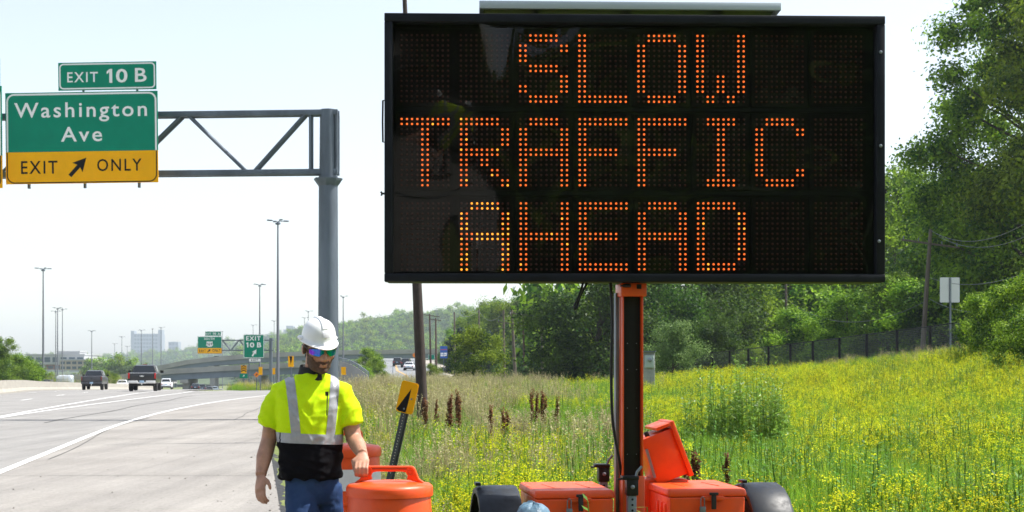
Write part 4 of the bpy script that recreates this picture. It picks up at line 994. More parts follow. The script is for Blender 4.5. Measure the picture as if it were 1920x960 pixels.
post_sign('guide_sign', 'small plain green sign low beside two dark poles', 'road sign', 809, 665, 674, 12, 225, lambda r_, w, a, c_: (plate(rr_poly(-w / 2, w / 2, a, c_, .04), M['signgreen'], r_, 'panel'), ring_strip(-w / 2, w / 2, a, c_, .04, .03, -.024).build('border', M['signwhite'], r_, smooth=0)))
def svc(root, w, zb, zt):
    h = zt - zb; plate(rr_poly(-w / 2, w / 2, zb, zt, .03), M['signblue'], root, 'panel')
    for i in (0, 1):
        for j_ in (0, 1): flat(rr_poly(-w * .45 + w * .48 * i, -w * .05 + w * .48 * i, zb + h * (.16 + .16 * j_), zb + h * (.29 + .16 * j_), .01), M['signwhite'], root, 'white_plate', -.024)
    flat(rr_poly(-w * .46, w * .46, zb + h * .68, zb + h * .73, .005), mat('red sheeting', (.5, .03, .02), .5), root, 'red_band', -.024)
post_sign('service_sign', 'tall blue board with white plates beside the dark trees', 'road sign', 832, 649, 671.5, 13.5, 222, svc)
post_sign('small_white_sign', 'little white sign on the near shoulder of the side road', 'road sign', 736.5, 688, 692, 3.4, 205, lambda r_, w, a, c_: plate(rr_poly(-w / 2, w / 2, a, c_, .02), M['signwhite'], r_, 'panel'))
# back of a white sign beyond the fence, on the right
def backsign(root, w, zb, zt):
    plate(rr_poly(-w / 2, w / 2, zb, zt, .05), M['alu'], root, 'panel', .012, y=.07)
    MB().box((.02, -.01, zt * .5), (.08, .06, zt)).build('front_post', M['galv'], root)
post_sign('blank_sign', 'blank back of a pale square sign on a post behind the fence', 'road sign', 1781.5, 520, 567, 37, 82, backsign)

# leaning object marker beside the drum
mk = P(739, 900, 12.2); mz = H(mk.x, 12.2)
topm = P(776, 716, 12.2); base = Vector((P(731, 935, 12.2).x, 12.2, mz)); axd = (topm - P(735, 890, 12.2)).normalized()
lean = math.atan2(axd.x, axd.z); Lm = (topm.z - mz) / math.cos(lean)
bp0 = Vector((topm.x - math.sin(lean) * Lm, 12.2, mz))
om = empty('object_marker', bp0, 0, 'leaning steel post with yellow and black striped marker plate', 'marker', rot=(0, lean, R(-14)))
chp = [(-.034, .0), (-.034, -.004), (-.016, -.004), (-.012, -.028), (.012, -.028), (.016, -.004), (.034, -.004), (.034, 0), (.019, 0), (.015, -.024), (-.015, -.024), (-.019, 0)]
b = MB(); b.loft([[Vector((x, y, z)) for x, y in chp] for z in (0, Lm - .10)]); b.build('post', mat('dark galvanised steel', (.07, .08, .095), .5, metal=.4, var=.3, vscale=6), om, smooth=0)
for k in range(26):
    z = Lm - .16 - .0255 * k
    if z > .05: MB().lathe([(.0048, 0), (.0048, .001)], 6).build('hole', mat('pale hole', (.5, .48, .40), .9) if k == 0 else M['hole'], om, loc=(0, -.0288, z), rot=(R(90), 0, 0))
    if k == 0: M['hole'] = bpy.data.materials['pale hole']
w_ = .155; h_ = .27; pl = plate(rr_poly(-w_ / 2, w_ / 2, Lm - h_, Lm, .022), M['signyellow'], om, 'plate', .004, y=-.032)
zt, zb = Lm, Lm - h_
flat([(-w_ * .46, zb + .02), (-w_ * .30, zb + .006), (w_ * .10, zb + .006), (w_ * .12, zb + .10), (w_ * .14, zt - .05)], M['signblack'], pl, 'black_stripe', -.0375)
plate(rr_poly(w_ * .15, w_ * .5, zb + .03, zt - .008, .02), M['signyellow'], om, 'folded_edge', .003, y=-.045)
MB().lathe([(.009, 0), (.008, .005), (.003, .007)], 8).build('bolt', M['galv'], om, loc=(-.005, -.038, zb + .035), rot=(R(90), 0, 0))
MB().lathe([(.008, 0), (.007, .005), (.003, .007)], 8).build('bolt', M['galv'], om, loc=(w_ * .28, -.049, zb + .13), rot=(R(90), 0, 0))

# dark leaning pole that rises behind the board
pb, pt = P(791, 745, 30), P(757, -40, 30); gzp = H(pb.x, 30); pb = pb + (pb - pt).normalized() * max(0, (pb.z - gzp)) 
o = MB().tube([pb, pb.lerp(pt, .35), pt], [.125, .10, .042], 14).build('leaning_pole', M['rustpole'], smooth=60); tag(o, 'dark brown leaning pole passing behind the left end of the board', 'pole')
# ------------------------------------------------------------------ vehicles
M['glass'] = mat('dark car glass', (.012, .016, .02), .08, spec=.8)
M['tail'] = mat('red tail lamp', (.45, .012, .012), .25)
M['chrome'] = mat('chrome', (.74, .73, .71), .3, metal=.35)
M['tyre'] = mat('tyre', (.018, .018, .018), .85)
M['platem'] = mat('number plate', (.35, .50, .66), .5)
M['under'] = mat('underbody', (.012, .012, .012), .8)
def paint(nm, c, coat=.25): 
    if nm not in M: M[nm] = mat(nm, c, .35, coat=coat, var=.08, vscale=2)
    return M[nm]
def wheel(mb_parent, x, y, r, w):
    t = MB().lathe([(r * .58, -w / 2), (r * .92, -w / 2), (r, -w * .36), (r, w * .36), (r * .92, w / 2), (r * .58, w / 2)], 22).build('wheel', M['tyre'], mb_parent, loc=(x, y, r), rot=(0, R(90), 0))
    MB().lathe([(.03, w * .42), (r * .3, w * .34), (r * .56, w * .46), (r * .60, w * .46), (r * .60, -w * .46), (.03, -w * .42)], 16).build('rim', M['chrome'], t)
def sec(y, hw, z0, z1, r=.08, n=3, hw2=None):
    hw2 = hw if hw2 is None else hw2; pts = []
    for cx, cz, a0, h in ((1, z0, -90, hw), (1, z1, 0, hw2), (-1, z1, 90, hw2), (-1, z0, 180, hw)):
        for i in range(n + 1):
            a = R(a0 + 90 * i / n); zc = z0 + r if cz == z0 else z1 - r
            pts.append(Vector((cx * (h - r) + r * math.cos(a), y, zc + r * math.sin(a))))
    return pts
def pickup(loc, rz, label, col, bumper, emblem, W_=1.0, lens_dark=False):
    root = empty('pickup_truck', loc, rz, label, 'pickup truck', 'pickup trucks on the highway')
    pm = paint('paint ' + label[:18], col)
    b = MB(); b.loft([sec(.05, .99 * W_, .62, 1.34), sec(.5, 1.0 * W_, .58, 1.36), sec(1.85, 1.01 * W_, .55, 1.36), sec(3.9, 1.0 * W_, .55, 1.32), sec(4.1, 1.0 * W_, .55, 1.27), sec(5.5, .97 * W_, .55, 1.20, .12), sec(5.75, .90 * W_, .6, 1.05, .15)]); b.build('body', pm, root, smooth=40)
    b = MB(); b.loft([sec(1.95, .92 * W_, 1.30, 1.36, .02, hw2=.91 * W_), sec(2.0, .90 * W_, 1.30, 1.40, .03), sec(2.22, .86 * W_, 1.30, 1.86, .10, hw2=.72 * W_), sec(2.6, .88 * W_, 1.30, 1.93, .12, hw2=.73 * W_), sec(3.4, .88 * W_, 1.30, 1.92, .12, hw2=.73 * W_), sec(4.15, .86 * W_, 1.27, 1.34, .03)]); b.build('cab', pm, root, smooth=40)
    b = MB(); b.add([(-.78 * W_, 1.985, 1.40), (.78 * W_, 1.985, 1.40), (.66 * W_, 2.185, 1.83), (-.66 * W_, 2.185, 1.83)], [(0, 1, 2, 3)]); b.build('rear_window', M['glass'], root, smooth=0)
    for s_ in (-1, 1):
        b = MB(); b.add([(s_ * .905 * W_, 2.15, 1.42), (s_ * .905 * W_, 3.75, 1.42), (s_ * .775 * W_, 3.35, 1.84), (s_ * .775 * W_, 2.35, 1.84)], [(0, 1, 2, 3)]); b.build('side_window', M['glass'], root, smooth=0)
        b = MB(); b.box((s_ * .925 * W_, .01, 1.13), (.12, .10, .40)); b.build('tail_light', M['tail'] if not lens_dark else mat('smoked tail lamp', (.16, .02, .02), .3), root, bevel=.02)
        b = MB(); b.box((s_ * 1.16 * W_, 3.45, 1.42), (.24, .10, .20)); b.build('mirror', M['under'], root, bevel=.03)
    MB().box((0, .03, 1.06), (1.66 * W_, .05, .54)).build('tailgate', pm, root, bevel=.02)
    MB().box((0, .035, 1.325), (1.70 * W_, .08, .035)).build('tailgate_cap', M['alu'] if bumper == 'chrome' else pm, root, bevel=.01)
    b = MB(); b.box((-.62 * W_, -.06, .68), (.68 * W_, .16, .20)); b.box((.62 * W_, -.06, .68), (.68 * W_, .16, .20)); b.box((0, -.02, .62), (.6 * W_, .14, .12)); b.build('rear_bumper', M['chrome'] if bumper == 'chrome' else pm, root, bevel=.03)
    MB().box((0, -.10, .70), (.33, .02, .17)).build('number_plate', M['platem'], root, bevel=.006)
    MB().box((0, 2.9, .50), (1.7 * W_, 5.3, .22)).build('underbody', M['under'], root)
    if emblem == 'bowtie':
        flat([(-.16, 1.08), (-.06, 1.08), (-.06, 1.05), (.06, 1.05), (.06, 1.08), (.16, 1.08), (.16, 1.13), (.06, 1.13), (.06, 1.16), (-.06, 1.16), (-.06, 1.13), (-.16, 1.13)], M['chrome'], root, 'emblem', -.001)
        MB().box((0, 2.35, 1.955), (.34, .10, .03)).build('brake_lamp', M['tail'], root)
    else: flat([(-.06, 1.15), (0, 1.02), (.06, 1.15), (.03, 1.17), (-.03, 1.17)], M['under'], root, 'emblem', -.001)
    MB().tube([(0, -.08, .60), (0, -.16, .60), (0, -.16, .46)], .03, 8).build('tow_hitch', M['chrome'], root)
    for s_ in (-1, 1):
        for y in (1.2, 4.75): wheel(root, s_ * .86 * W_, y, .40, .28)
    return root
def car(loc, rz, label, col, kind='sedan', group='cars in traffic', name=None):
    root = empty(name or ('suv' if kind == 'suv' else 'car'), loc, rz, label, 'car', group); pm = paint('car ' + label[:20], col)
    hgt, L = (1.72, 4.7) if kind == 'suv' else (1.46, 4.7)
    bel = 1.05 if kind == 'suv' else .95
    b = MB(); b.loft([sec(0, .80, .40, bel - .12, .12), sec(.12, .88, .32, bel, .12), sec(1.2, .92, .28, bel + .02, .12), sec(3.3, .92, .28, bel, .12), sec(4.4, .86, .30, bel - .22, .14), sec(4.68, .74, .38, bel - .35, .14)]); b.build('body', pm, root, smooth=45)
    if kind == 'suv': st = [(.14, .84, bel + .02, .82), (.45, .80, hgt - .06, .64), (.9, .80, hgt, .64), (2.3, .80, hgt, .64), (3.35, .82, bel + .03, .78)]
    else: st = [(.55, .82, bel + .03, .80), (1.25, .78, hgt - .06, .60), (1.6, .78, hgt, .60), (2.4, .78, hgt - .01, .60), (3.4, .82, bel + .02, .78)]
    b = MB(); b.loft([sec(y, hw, bel - .08, z, .05, hw2=h2) for y, hw, z, h2 in st]); b.build('cabin', pm, root, smooth=45)
    (y0, _, z0, _), (y1, _, z1, _) = st[0], st[1]; (y2, _, z2, _), (y3, _, z3, _) = st[3], st[4]
    e_ = .012
    MB().add([(-.70, y0 + .05 - e_, z0 + .05), (.70, y0 + .05 - e_, z0 + .05), (.54, y1 - .05 - e_, z1 - .03), (-.54, y1 - .05 - e_, z1 - .03)], [(0, 1, 2, 3)]).build('rear_window', M['glass'], root, smooth=0)
    MB().add([(-.70, y3 - .05 + e_, z3 + .04), (.70, y3 - .05 + e_, z3 + .04), (.54, y2 + .05 + e_, z2 - .03), (-.54, y2 + .05 + e_, z2 - .03)], [(3, 2, 1, 0)]).build('windscreen', M['glass'], root, smooth=0)
    for s_ in (-1, 1):
        MB().add([(s_ * .825, y0 + .35, bel + .05), (s_ * .825, y3 - .35, bel + .05), (s_ * .665, y2 - .02, hgt - .08), (s_ * .665, y1 + .12, hgt - .08)], [(0, 1, 2, 3)]).build('side_window', M['glass'], root, smooth=0)
        MB().box((s_ * .68, .02, bel - .20), (.26, .08, .14)).build('tail_light', M['tail'], root, bevel=.02)
        MB().box((s_ * .98, 3.0, bel + .06), (.16, .09, .11)).build('mirror', M['under'], root, bevel=.02)
        MB().box((s_ * .62, 4.60, bel - .34), (.26, .10, .12)).build('headlight', M['glass'], root, bevel=.02)
        for y in (.85, 3.75): wheel(root, s_ * .80, y, .34, .22)
    MB().box((0, .03, .42), (1.60, .12, .20)).build('bumper', M['under'], root, bevel=.03)
    MB().box((0, -.005, bel - .24), (.33, .03, .15)).build('number_plate', M['platem'], root)
    return root
HEAD = math.atan(.18)
def on(px, D, dz=.012): p = P(px, 690, D); return (p.x, D, H(p.x, D) + dz)
def onroad(px, D): p = P(px, 690, D); return (p.x, D, RZ(D) + .013)
pickup(onroad(266, 102.5), HEAD * .95, 'black pickup truck with bright chrome rear bumper in the nearer lane', (.012, .013, .016), 'chrome', 'bowtie')
pickup(onroad(171.5, 138), HEAD * .95, 'dark grey pickup truck farther ahead beside the concrete barrier', (.045, .045, .052), 'body', 'ram', lens_dark=True)
car(onroad(311, 226), HEAD, 'white SUV ahead of the black pickup truck', (.75, .77, .80), 'suv')
car(onroad(366, 285), HEAD, 'black sedan just past the overpass pier', (.015, .017, .022))
car(onroad(379, 318), HEAD, 'dark car half hidden beside the black sedan under the overpass', (.03, .035, .05), 'suv')
car(onroad(392.5, 345), HEAD, 'small white car under the overpass', (.7, .72, .75))
car(onroad(403, 372), HEAD, 'pale blue grey car under the overpass', (.35, .42, .48), 'suv')
car(onroad(414, 420), HEAD, 'tiny silver car farthest along the highway', (.5, .5, .52))
car((P(228, 690, 232).x, 232, RZ(232) + .1), HEAD, 'white car whose roof shows above the barrier between the trucks', (.75, .76, .78))
for px, D, c_, k, lb in ((744.5, 272, (.012, .013, .018), 'suv', 'black SUV farther up the side road'), (760, 262, (.014, .015, .02), 'suv', 'black SUV directly ahead of the white sedan on the side road'), (766, 236, (.75, .77, .8), 'sedan', 'white sedan last in line on the side road')):
    p = P(px, 690, D); car((p.x, D, H(p.x, D) + .115), R(-1), lb, c_, k, 'cars on the side road')
p = P(716, 690, 392); car((p.x - 2, 392, CAMZ + (690 - 671) / FPX * 392), R(82), 'dark car seen side on beyond the side road', (.03, .05, .10), 'suv', 'cars on the side road')
# oncoming traffic beyond the barrier
def lorry(loc, rz, label):
    root = empty('truck', loc, rz, label, 'truck'); pm = paint('lorry silver', (.38, .42, .46))
    b = MB(); b.loft([sec(0, 1.05, .5, 2.0, .2), sec(.3, 1.12, .45, 2.4, .3), sec(2.0, 1.15, .45, 2.5, .3), sec(2.1, 1.15, .45, 1.6, .2), sec(3.5, 1.0, .5, 1.4, .2)]); b.build('cab', pm, root, smooth=45)
    MB().add([(-.85, -.01, 1.55), (.85, -.01, 1.55), (.8, .18, 2.15), (-.8, .18, 2.15)], [(0, 1, 2, 3)]).build('windscreen', M['glass'], root)
    MB().box((0, -.05, .75), (2.0, .12, .35)).build('bumper', M['under'], root, bevel=.03)
    for s_ in (-1, 1):
        for y in (.9, 3.0): wheel(root, s_ * .95, y, .5, .3)
        MB().box((s_ * .7, -.04, 1.2), (.35, .08, .18)).build('headlight', M['chrome'], root, bevel=.02)
p = P(120, 690, 205); lorry((p.x, 205, RZ(205) - .4), HEAD, 'silver truck oncoming beyond the barrier')
p = P(92, 690, 200); car((p.x, 200, RZ(200) - .3), HEAD + math.pi, 'dark car oncoming at the foot of the tall mast', (.03, .03, .035), 'suv')
p = P(150, 690, 260)
# ------------------------------------------------------------------ vegetation
rng = np.random.default_rng(11)
def leaf_quads(C_, nrm, L, wid=.55, rng=rng):
    """one rhombus leaf per centre; nrm: preferred normal (n,3)"""
    n = len(C_); r = rng.normal(size=(n, 3)); nn = nrm + r * .75; nn /= np.linalg.norm(nn, axis=1)[:, None] + 1e-9
    t = np.cross(nn, rng.normal(size=(n, 3))); t /= np.linalg.norm(t, axis=1)[:, None] + 1e-9; s = np.cross(nn, t)
    l = (L * (.65 + .7 * rng.random(n)))[:, None]
    V = np.stack([C_ - t * l * .5, C_ + s * l * wid * .5 - t * l * .05, C_ + t * l * .5, C_ - s * l * wid * .5 - t * l * .05], 1)
    return V.reshape(-1, 3)
def lobes_leaves(lobes, n, L, up=.4):
    lob = np.array(lobes, float); vol = lob[:, 3] ** 2.2; idx = rng.choice(len(lob), n, p=vol / vol.sum())
    d = rng.normal(size=(n, 3)); d /= np.linalg.norm(d, axis=1)[:, None]
    r = rng.random(n) ** .45
    r *= 1 + .30 * np.clip(rng.normal(size=n), -1.5, 2.0)
    sq = np.array([1, 1, .85]); Cc = lob[idx, :3] + d * (r * lob[idx, 3])[:, None] * sq
    nrm = d + np.array([0, 0, up]); return leaf_quads(Cc, nrm, L)
def tree_lobes(h, rad, seed, nl, r0, r1, base=.28, shape='oval'):
    rr = random.Random(seed); out = []
    for i in range(nl):
        f = rr.random() ** .85; z = h * (base + (1 - base) * f * .94)
        if shape == 'oval': R_ = rad * (math.sin(math.pi * min(1, .12 + .80 * f)) ** .7)
        elif shape == 'cone': R_ = rad * (1 - f) ** .8 + .3
        else: R_ = rad * (1 - .55 * f ** 2)
        a = rr.random() * 6.283; q = math.sqrt(rr.random()) * .95
        out.append((R_ * q * math.cos(a), R_ * q * math.sin(a), z, (r0 + (r1 - r0) * rr.random()) * (1 - .35 * f)))
    return out
def trunk_mesh(h, r, lobes, seed, m, nb=14, wob=.03):
    rr = random.Random(seed); b = MB(); pts = []; rad = []
    for i in range(7):
        f = i / 6; pts.append(Vector((h * wob * math.sin(3 * f + seed), h * wob * math.cos(2.2 * f + seed) - h * wob, h * .86 * f))); rad.append(r * (1 - .86 * f) + .02)
    b.tube(pts, rad, 9)
    for l in rr.sample(lobes, min(nb, len(lobes))):
        t = Vector(l[:3]); f = max(.18, min(.92, (t.z - .25 * math.hypot(t.x, t.y) - .08 * h) / (h * .86)))
        k = f * 6; i = min(5, int(k)); s = pts[i].lerp(pts[i + 1], k - i); mid = s.lerp(t, .5) + Vector((0, 0, .06 * (t - s).length)) + Vector((rr.uniform(-1, 1), rr.uniform(-1, 1), 0)) * .07 * (t - s).length
        r0 = (r * (1 - .86 * f) + .02) * .55; b.tube([s, mid, t], [r0, r0 * .6, r0 * .2], 6)
    return b.mesh('trunk', m, smooth=60)
M['bark'] = mat('bark', (.065, .05, .04), .95, var=.4, vscale=6, bump=.8, bscale=18, bdist=.05, stretch=(1, 1, .3))
M['leafA'] = leaf_mat('broad leaves', (.030, .095, .010), (.215, .350, .026), .44, nscale=.55)
M['leafB'] = leaf_mat('fresh leaves', (.034, .105, .010), (.300, .440, .030), .46, nscale=.6)
M['leafC'] = leaf_mat('dark leaves', (.013, .052, .010), (.110, .215, .024), .44, nscale=.5)
M['leafD'] = leaf_mat('sage leaves', (.090, .165, .045), (.220, .320, .095), .48, nscale=.9)
M['leafE'] = leaf_mat('conifer needles', (.010, .034, .022), (.024, .062, .036), .2)
TREES = {}
def proto(key, h, rad, seed, nl, r0, r1, n, L, leaf, tr, base=.28, shape='oval', nb=14):
    lob = tree_lobes(h, rad, seed, nl, r0, r1, base, shape)
    TREES[key] = (quads_mesh('crown', lobes_leaves(lob, n, L), leaf), trunk_mesh(h, tr, lob, seed, M['bark'], nb), h)
proto('big', 26, 7.4, 3, 86, 1.3, 2.7, 140000, .26, M['leafB'], .36, .08, 'oval', 34)
proto('mid1', 15, 4.9, 5, 46, 1.2, 2.5, 38000, .27, M['leafA'], .26, .10)
proto('mid2', 14, 5.2, 8, 42, 1.2, 2.6, 36000, .28, M['leafB'], .26, .06, 'round')
proto('dark', 13, 5.4, 12, 44, 1.2, 2.5, 40000, .24, M['leafC'], .28, .05, 'round')
proto('low', 5, 2.4, 15, 44, .55, 1.15, 20000, .15, M['leafB'], .09, .06, 'oval', 10)
proto('sage', 5, 2.6, 17, 24, .7, 1.2, 16000, .14, M['leafD'], .10, .04, 'round', 8)
proto('fir', 14, 3.2, 21, 60, .6, 1.1, 22000, .30, M['leafE'], .22, .06, 'cone', 10)
def tree(kind, px, D, h, label, wx=1.0, z=None, rot=None, name='tree', cat='tree', group=None, x=None):
    cr, tk, h0 = TREES[kind]; p = P(px, 690, D); xx = p.x if x is None else x; s = h / h0
    root = empty(name, (xx, D, (H(xx, D) if z is None else z) - .12), rnd.random() * 6.28 if rot is None else rot, label, cat, group)
    root.scale = (s * wx, s * wx, s)
    link('trunk', tk, root); link('crown', cr, root); return root
GT = 'trees behind the fence'
tree('big', 1935, 92, 28, 'tallest tree at the photo edge with bare dark limbs in its crown', rot=.4, group=GT)
tree('big', 2080, 84, 27, 'tall tree mostly cut off by the photo edge', rot=2.2, group=GT)
tree('mid1', 1800, 108, 16, 'leafy tree filling in under the tallest crown', 1.1, group=GT)
tree('dark', 1850, 118, 17, 'dark leafy tree in the gloom behind the leaning utility pole', 1.2, group=GT)
tree('mid2', 1700, 138, 22, 'rounded tree seen just past the right end of the board', 1.0, group=GT)
tree('mid1', 1645, 148, 23, 'tree mostly behind the right end of the board', 1.1, group=GT)
tree('mid2', 1560, 135, 16, 'light green tree under the lower right corner of the board', 1.2, group=GT)
tree('mid1', 1475, 138, 16, 'tree behind the slim pole under the board', 1.2, group=GT)
tree('mid2', 1395, 132, 14.5, 'light green tree above the middle of the fence', 1.1, group=GT)
tree('dark', 1300, 125, 14.5, 'dark tree behind the pale round shrub', 1.1, group=GT)
tree('dark', 1120, 112, 13.5, 'large dark tree to the left of the orange mast', 1.1, rot=1.1, group=GT)
tree('dark', 1225, 116, 13, 'dark tree directly behind the orange mast', .9, group=GT)
for px, D, h, k, lb in ((1500, 112, 5.5, 'low', 'bush between slim pole and fence'), (1585, 108, 6.5, 'mid2', 'light green bush behind the fence under the board corner'), (1665, 105, 7.5, 'mid1', 'mid green bush to the left of the leaning utility pole'), (1725, 102, 6.5, 'low', 'bush at the foot of the leaning utility pole'), (1800, 100, 8.0, 'dark', 'dark bush behind the blank sign back'), (1890, 98, 7.5, 'mid1', 'bush beyond the fence near the photo edge'), (1340, 112, 5.5, 'dark', 'dark bush beside the pale shrub')):
    tree(k, px, D, h, lb, 1.25, name='bush', cat='bush', group='bushes behind the fence')
tree('sage', 1262, 92, 4.3, 'pale round shrub beside the grey cabinet and mast', 1.0, name='shrub', cat='shrub')
tree('low', 1408, 105, 2.6, 'small bright yellow green sapling against the fence', .9, name='sapling', cat='sapling')
GW = 'hillside trees under the board'
HL = ['lowest hillside tree at the left end of the wood under the board', 'hillside tree above the small bright green tree', 'hillside tree left of the pale pole row', 'front hillside tree behind the left pale pole', 'front hillside tree behind the reddish pole', 'front hillside tree behind the pole with two crossarms', 'front hillside tree touching the large dark tree', 'back row tree at the left shoulder of the hillside wood', 'back row tree second from the left on the hillside', 'back row tree above the far pole among evergreens', 'back row tree in the middle of the hillside wood', 'back row tree second from its right end on the hillside', 'back row tree at the right end beside the large dark tree']
for i, (px, D, h, k) in enumerate(((852, 300, 11, 'mid1'), (884, 292, 14.5, 'mid2'), (918, 285, 15.5, 'mid1'), (952, 282, 16, 'mid2'), (992, 278, 17, 'mid1'), (1030, 272, 17.5, 'mid2'), (1066, 268, 18, 'mid1'), (868, 330, 15, 'mid1'), (905, 335, 19, 'mid2'), (940, 340, 19, 'mid1'), (978, 335, 20, 'mid2'), (1018, 330, 20, 'mid1'), (1055, 330, 21, 'mid2'))):
    tree(k, px, D, h, HL[i], 1.05, z=-1.0, group=GW)
for i, (px, D, h) in enumerate(((848, 232, 9.5), (866, 236, 11), (915, 240, 10.5), (975, 230, 9.5), (1005, 232, 10.5))):
    tree('fir', px, D, h, 'dark evergreen ' + ('at the end by the tall blue board', 'right behind the plain utility pole', 'behind the small bright green tree', 'between the leaning pale pole and reddish pole', 'just left of the pole with two crossarms')[i], 1.1, z=-1.6, group='evergreens by the utility poles')
tree('low', 892, 118, 5.4, 'small bright green tree by the dark leaning pole', .95, name='tree')
for px, D, h, lb in ((812, 188, 2.8, 'little round bush right of the dark leaning pole'), (704, 192, 3.4, 'bush at the edge of the side road'), (675, 170, 3.2, 'bush behind the ramp guard rail'), (693, 210, 4.0, 'bush beyond the ramp guard rail')):
    tree('low', px, D, h, lb, 1.1, name='bush', cat='bush', group='bushes by the side road')
for px, D, h, lb in ((965, 175, 4.4, 'at the left end of the hedge'), (1000, 172, 4.8, 'second from the left in the hedge'), (1035, 168, 4.6, 'under the white box trailer'), (1068, 160, 5.0, 'at the right end of the hedge by the dark tree')):
    tree('sage', px, D, h, 'rounded shrub ' + lb, 1.2, name='shrub', cat='shrub', group='hedge shrubs behind the far fence', z=-.6)
# left side of the highway
tree('mid1', 8, 172, 7.0, 'broad tree over the barrier at the photo edge', 1.25, z=-1.5, group='trees by the barrier'); tree('low', 42, 178, 5.2, 'lower bush next to the broad tree over the barrier', 1.1, z=-1.8, name='bush', cat='bush')
for px, D, h, lb in ((62, 230, 3.2, 'left of the tall mast foot'), (74, 236, 4.2, 'touching the tall mast foot'), (200, 250, 4.0, 'just right of the grey pickup truck'), (212, 256, 3.4, 'between the two pickup trucks'), (128, 240, 2.6, 'behind the silver truck')):
    tree('low', px, D, h, 'scrubby verge bush ' + lb, 1.3, z=RZ(D) - .6, name='bush', cat='bush', group='verge bushes beyond the barrier')
# the bush at the right, in front of the fence end
for px, D, h, w, lb in ((1850, 56, 2.9, 1.0, 'dense dark bush at the near end of the fence'), (1912, 54, 3.5, 1.0, 'tallest bush by the photo edge at the near fence end'), (1925, 46, 2.3, 1.05, 'bright leafy bush low at the photo edge')):
    tree('low', px, D, h, lb, w, name='bush', cat='bush', group='bushes at the near end of the fence')

# --- scattering of small plants: clump meshes placed on points
PROTO_COL = {}
def collection(name, meshes):
    col = bpy.data.collections.new(name)
    for i, me in enumerate(meshes):
        o = bpy.data.objects.new(f'{name}_{i:02d}', me); col.objects.link(o)
    return col
def scatter(name, pts, rots, scls, idx, col, kind='stuff', label=None):
    n = len(pts); me = bpy.data.meshes.new(name); me.vertices.add(n); me.vertices.foreach_set('co', np.asarray(pts, np.float32).ravel())
    a = me.attributes.new('rot', 'FLOAT_VECTOR', 'POINT'); a.data.foreach_set('vector', np.asarray(rots, np.float32).ravel())
    a = me.attributes.new('scl', 'FLOAT_VECTOR', 'POINT'); a.data.foreach_set('vector', np.asarray(scls, np.float32).ravel())
    a = me.attributes.new('idx', 'INT', 'POINT'); a.data.foreach_set('value', np.asarray(idx, np.int32))
    o = link(name, me); tag(o, label=label, kind=kind)
    ng = bpy.data.node_groups.new(name, 'GeometryNodeTree'); ng.interface.new_socket('Geometry', in_out='INPUT', socket_type='NodeSocketGeometry'); ng.interface.new_socket('Geometry', in_out='OUTPUT', socket_type='NodeSocketGeometry')
    N = ng.nodes; L = ng.links; gi = N.new('NodeGroupInput'); go = N.new('NodeGroupOutput')
    iop = N.new('GeometryNodeInstanceOnPoints'); ci = N.new('GeometryNodeCollectionInfo'); ci.inputs['Collection'].default_value = col; ci.inputs['Separate Children'].default_value = True; ci.inputs['Reset Children'].default_value = True
    def attr(nm, t): x = N.new('GeometryNodeInputNamedAttribute'); x.data_type = t; x.inputs['Name'].default_value = nm; return x.outputs['Attribute']
    er = N.new('FunctionNodeEulerToRotation'); L.new(attr('rot', 'FLOAT_VECTOR'), er.inputs[0])
    iop.inputs['Pick Instance'].default_value = True
    L.new(gi.outputs[0], iop.inputs['Points']); L.new(ci.outputs[0], iop.inputs['Instance']); L.new(attr('idx', 'INT'), iop.inputs['Instance Index']); L.new(er.outputs[0], iop.inputs['Rotation']); L.new(attr('scl', 'FLOAT_VECTOR'), iop.inputs['Scale']); L.new(iop.outputs[0], go.inputs[0])
    md = o.modifiers.new('scatter', 'NODES'); md.node_group = ng
    return o
M['grass'] = leaf_mat('grass blades', (.125, .255, .020), (.290, .450, .045), .55, rough=.5, c3=(.42, .40, .19))
M['grass2'] = leaf_mat('bluish grass', (.165, .240, .090), (.310, .390, .165), .5, rough=.4, c3=(.52, .50, .33))
M['straw'] = leaf_mat('straw stalks', (.34, .30, .15), (.56, .50, .29), .45)
M['stem'] = leaf_mat('flower stems', (.15, .27, .02), (.28, .42, .04), .5)
M['yellow'] = leaf_mat('yellow florets', (.54, .54, .010), (.76, .75, .018), .4, rough=.7, c3=(.45, .58, .02))
M['weed'] = leaf_mat('weed leaves', (.070, .175, .018), (.165, .320, .045), .45, rough=.5, spec=.35)
M['dock'] = leaf_mat('rusty seed', (.14, .06, .03), (.28, .13, .065), .3, rough=.8)
def blades(n, h0, h1, spread, w, rr, lean=.5, m=0, segs=3):
    vs = []; fs = []
    for i in range(n):
        a = rr.random() * 6.283; r = spread * math.sqrt(rr.random()); bx_, by_ = r * math.cos(a), r * math.sin(a)
        h = h0 + (h1 - h0) * rr.random(); d = rr.random() * 6.283; ln = lean * rr.random() * h; wd_ = w * (.6 + .8 * rr.random()); tw = d + 1.57 + rr.uniform(-.6, .6)
        k = len(vs)
        for j in range(segs + 1):
            f = j / segs; x = bx_ + ln * f ** 1.8 * math.cos(d); y = by_ + ln * f ** 1.8 * math.sin(d); z = h * (f - .12 * f * f * (ln / h))
            ww = wd_ * (1 - f ** 1.5) * .5
            if j < segs: vs += [(x - ww * math.cos(tw), y - ww * math.sin(tw), z), (x + ww * math.cos(tw), y + ww * math.sin(tw), z)]
            else: vs.append((x, y, z))
        for j in range(segs - 1): fs.append((k + 2 * j, k + 2 * j + 1, k + 2 * j + 3, k + 2 * j + 2))
        fs.append((k + 2 * segs - 2, k + 2 * segs - 1, k + 2 * segs))
    return vs, fs
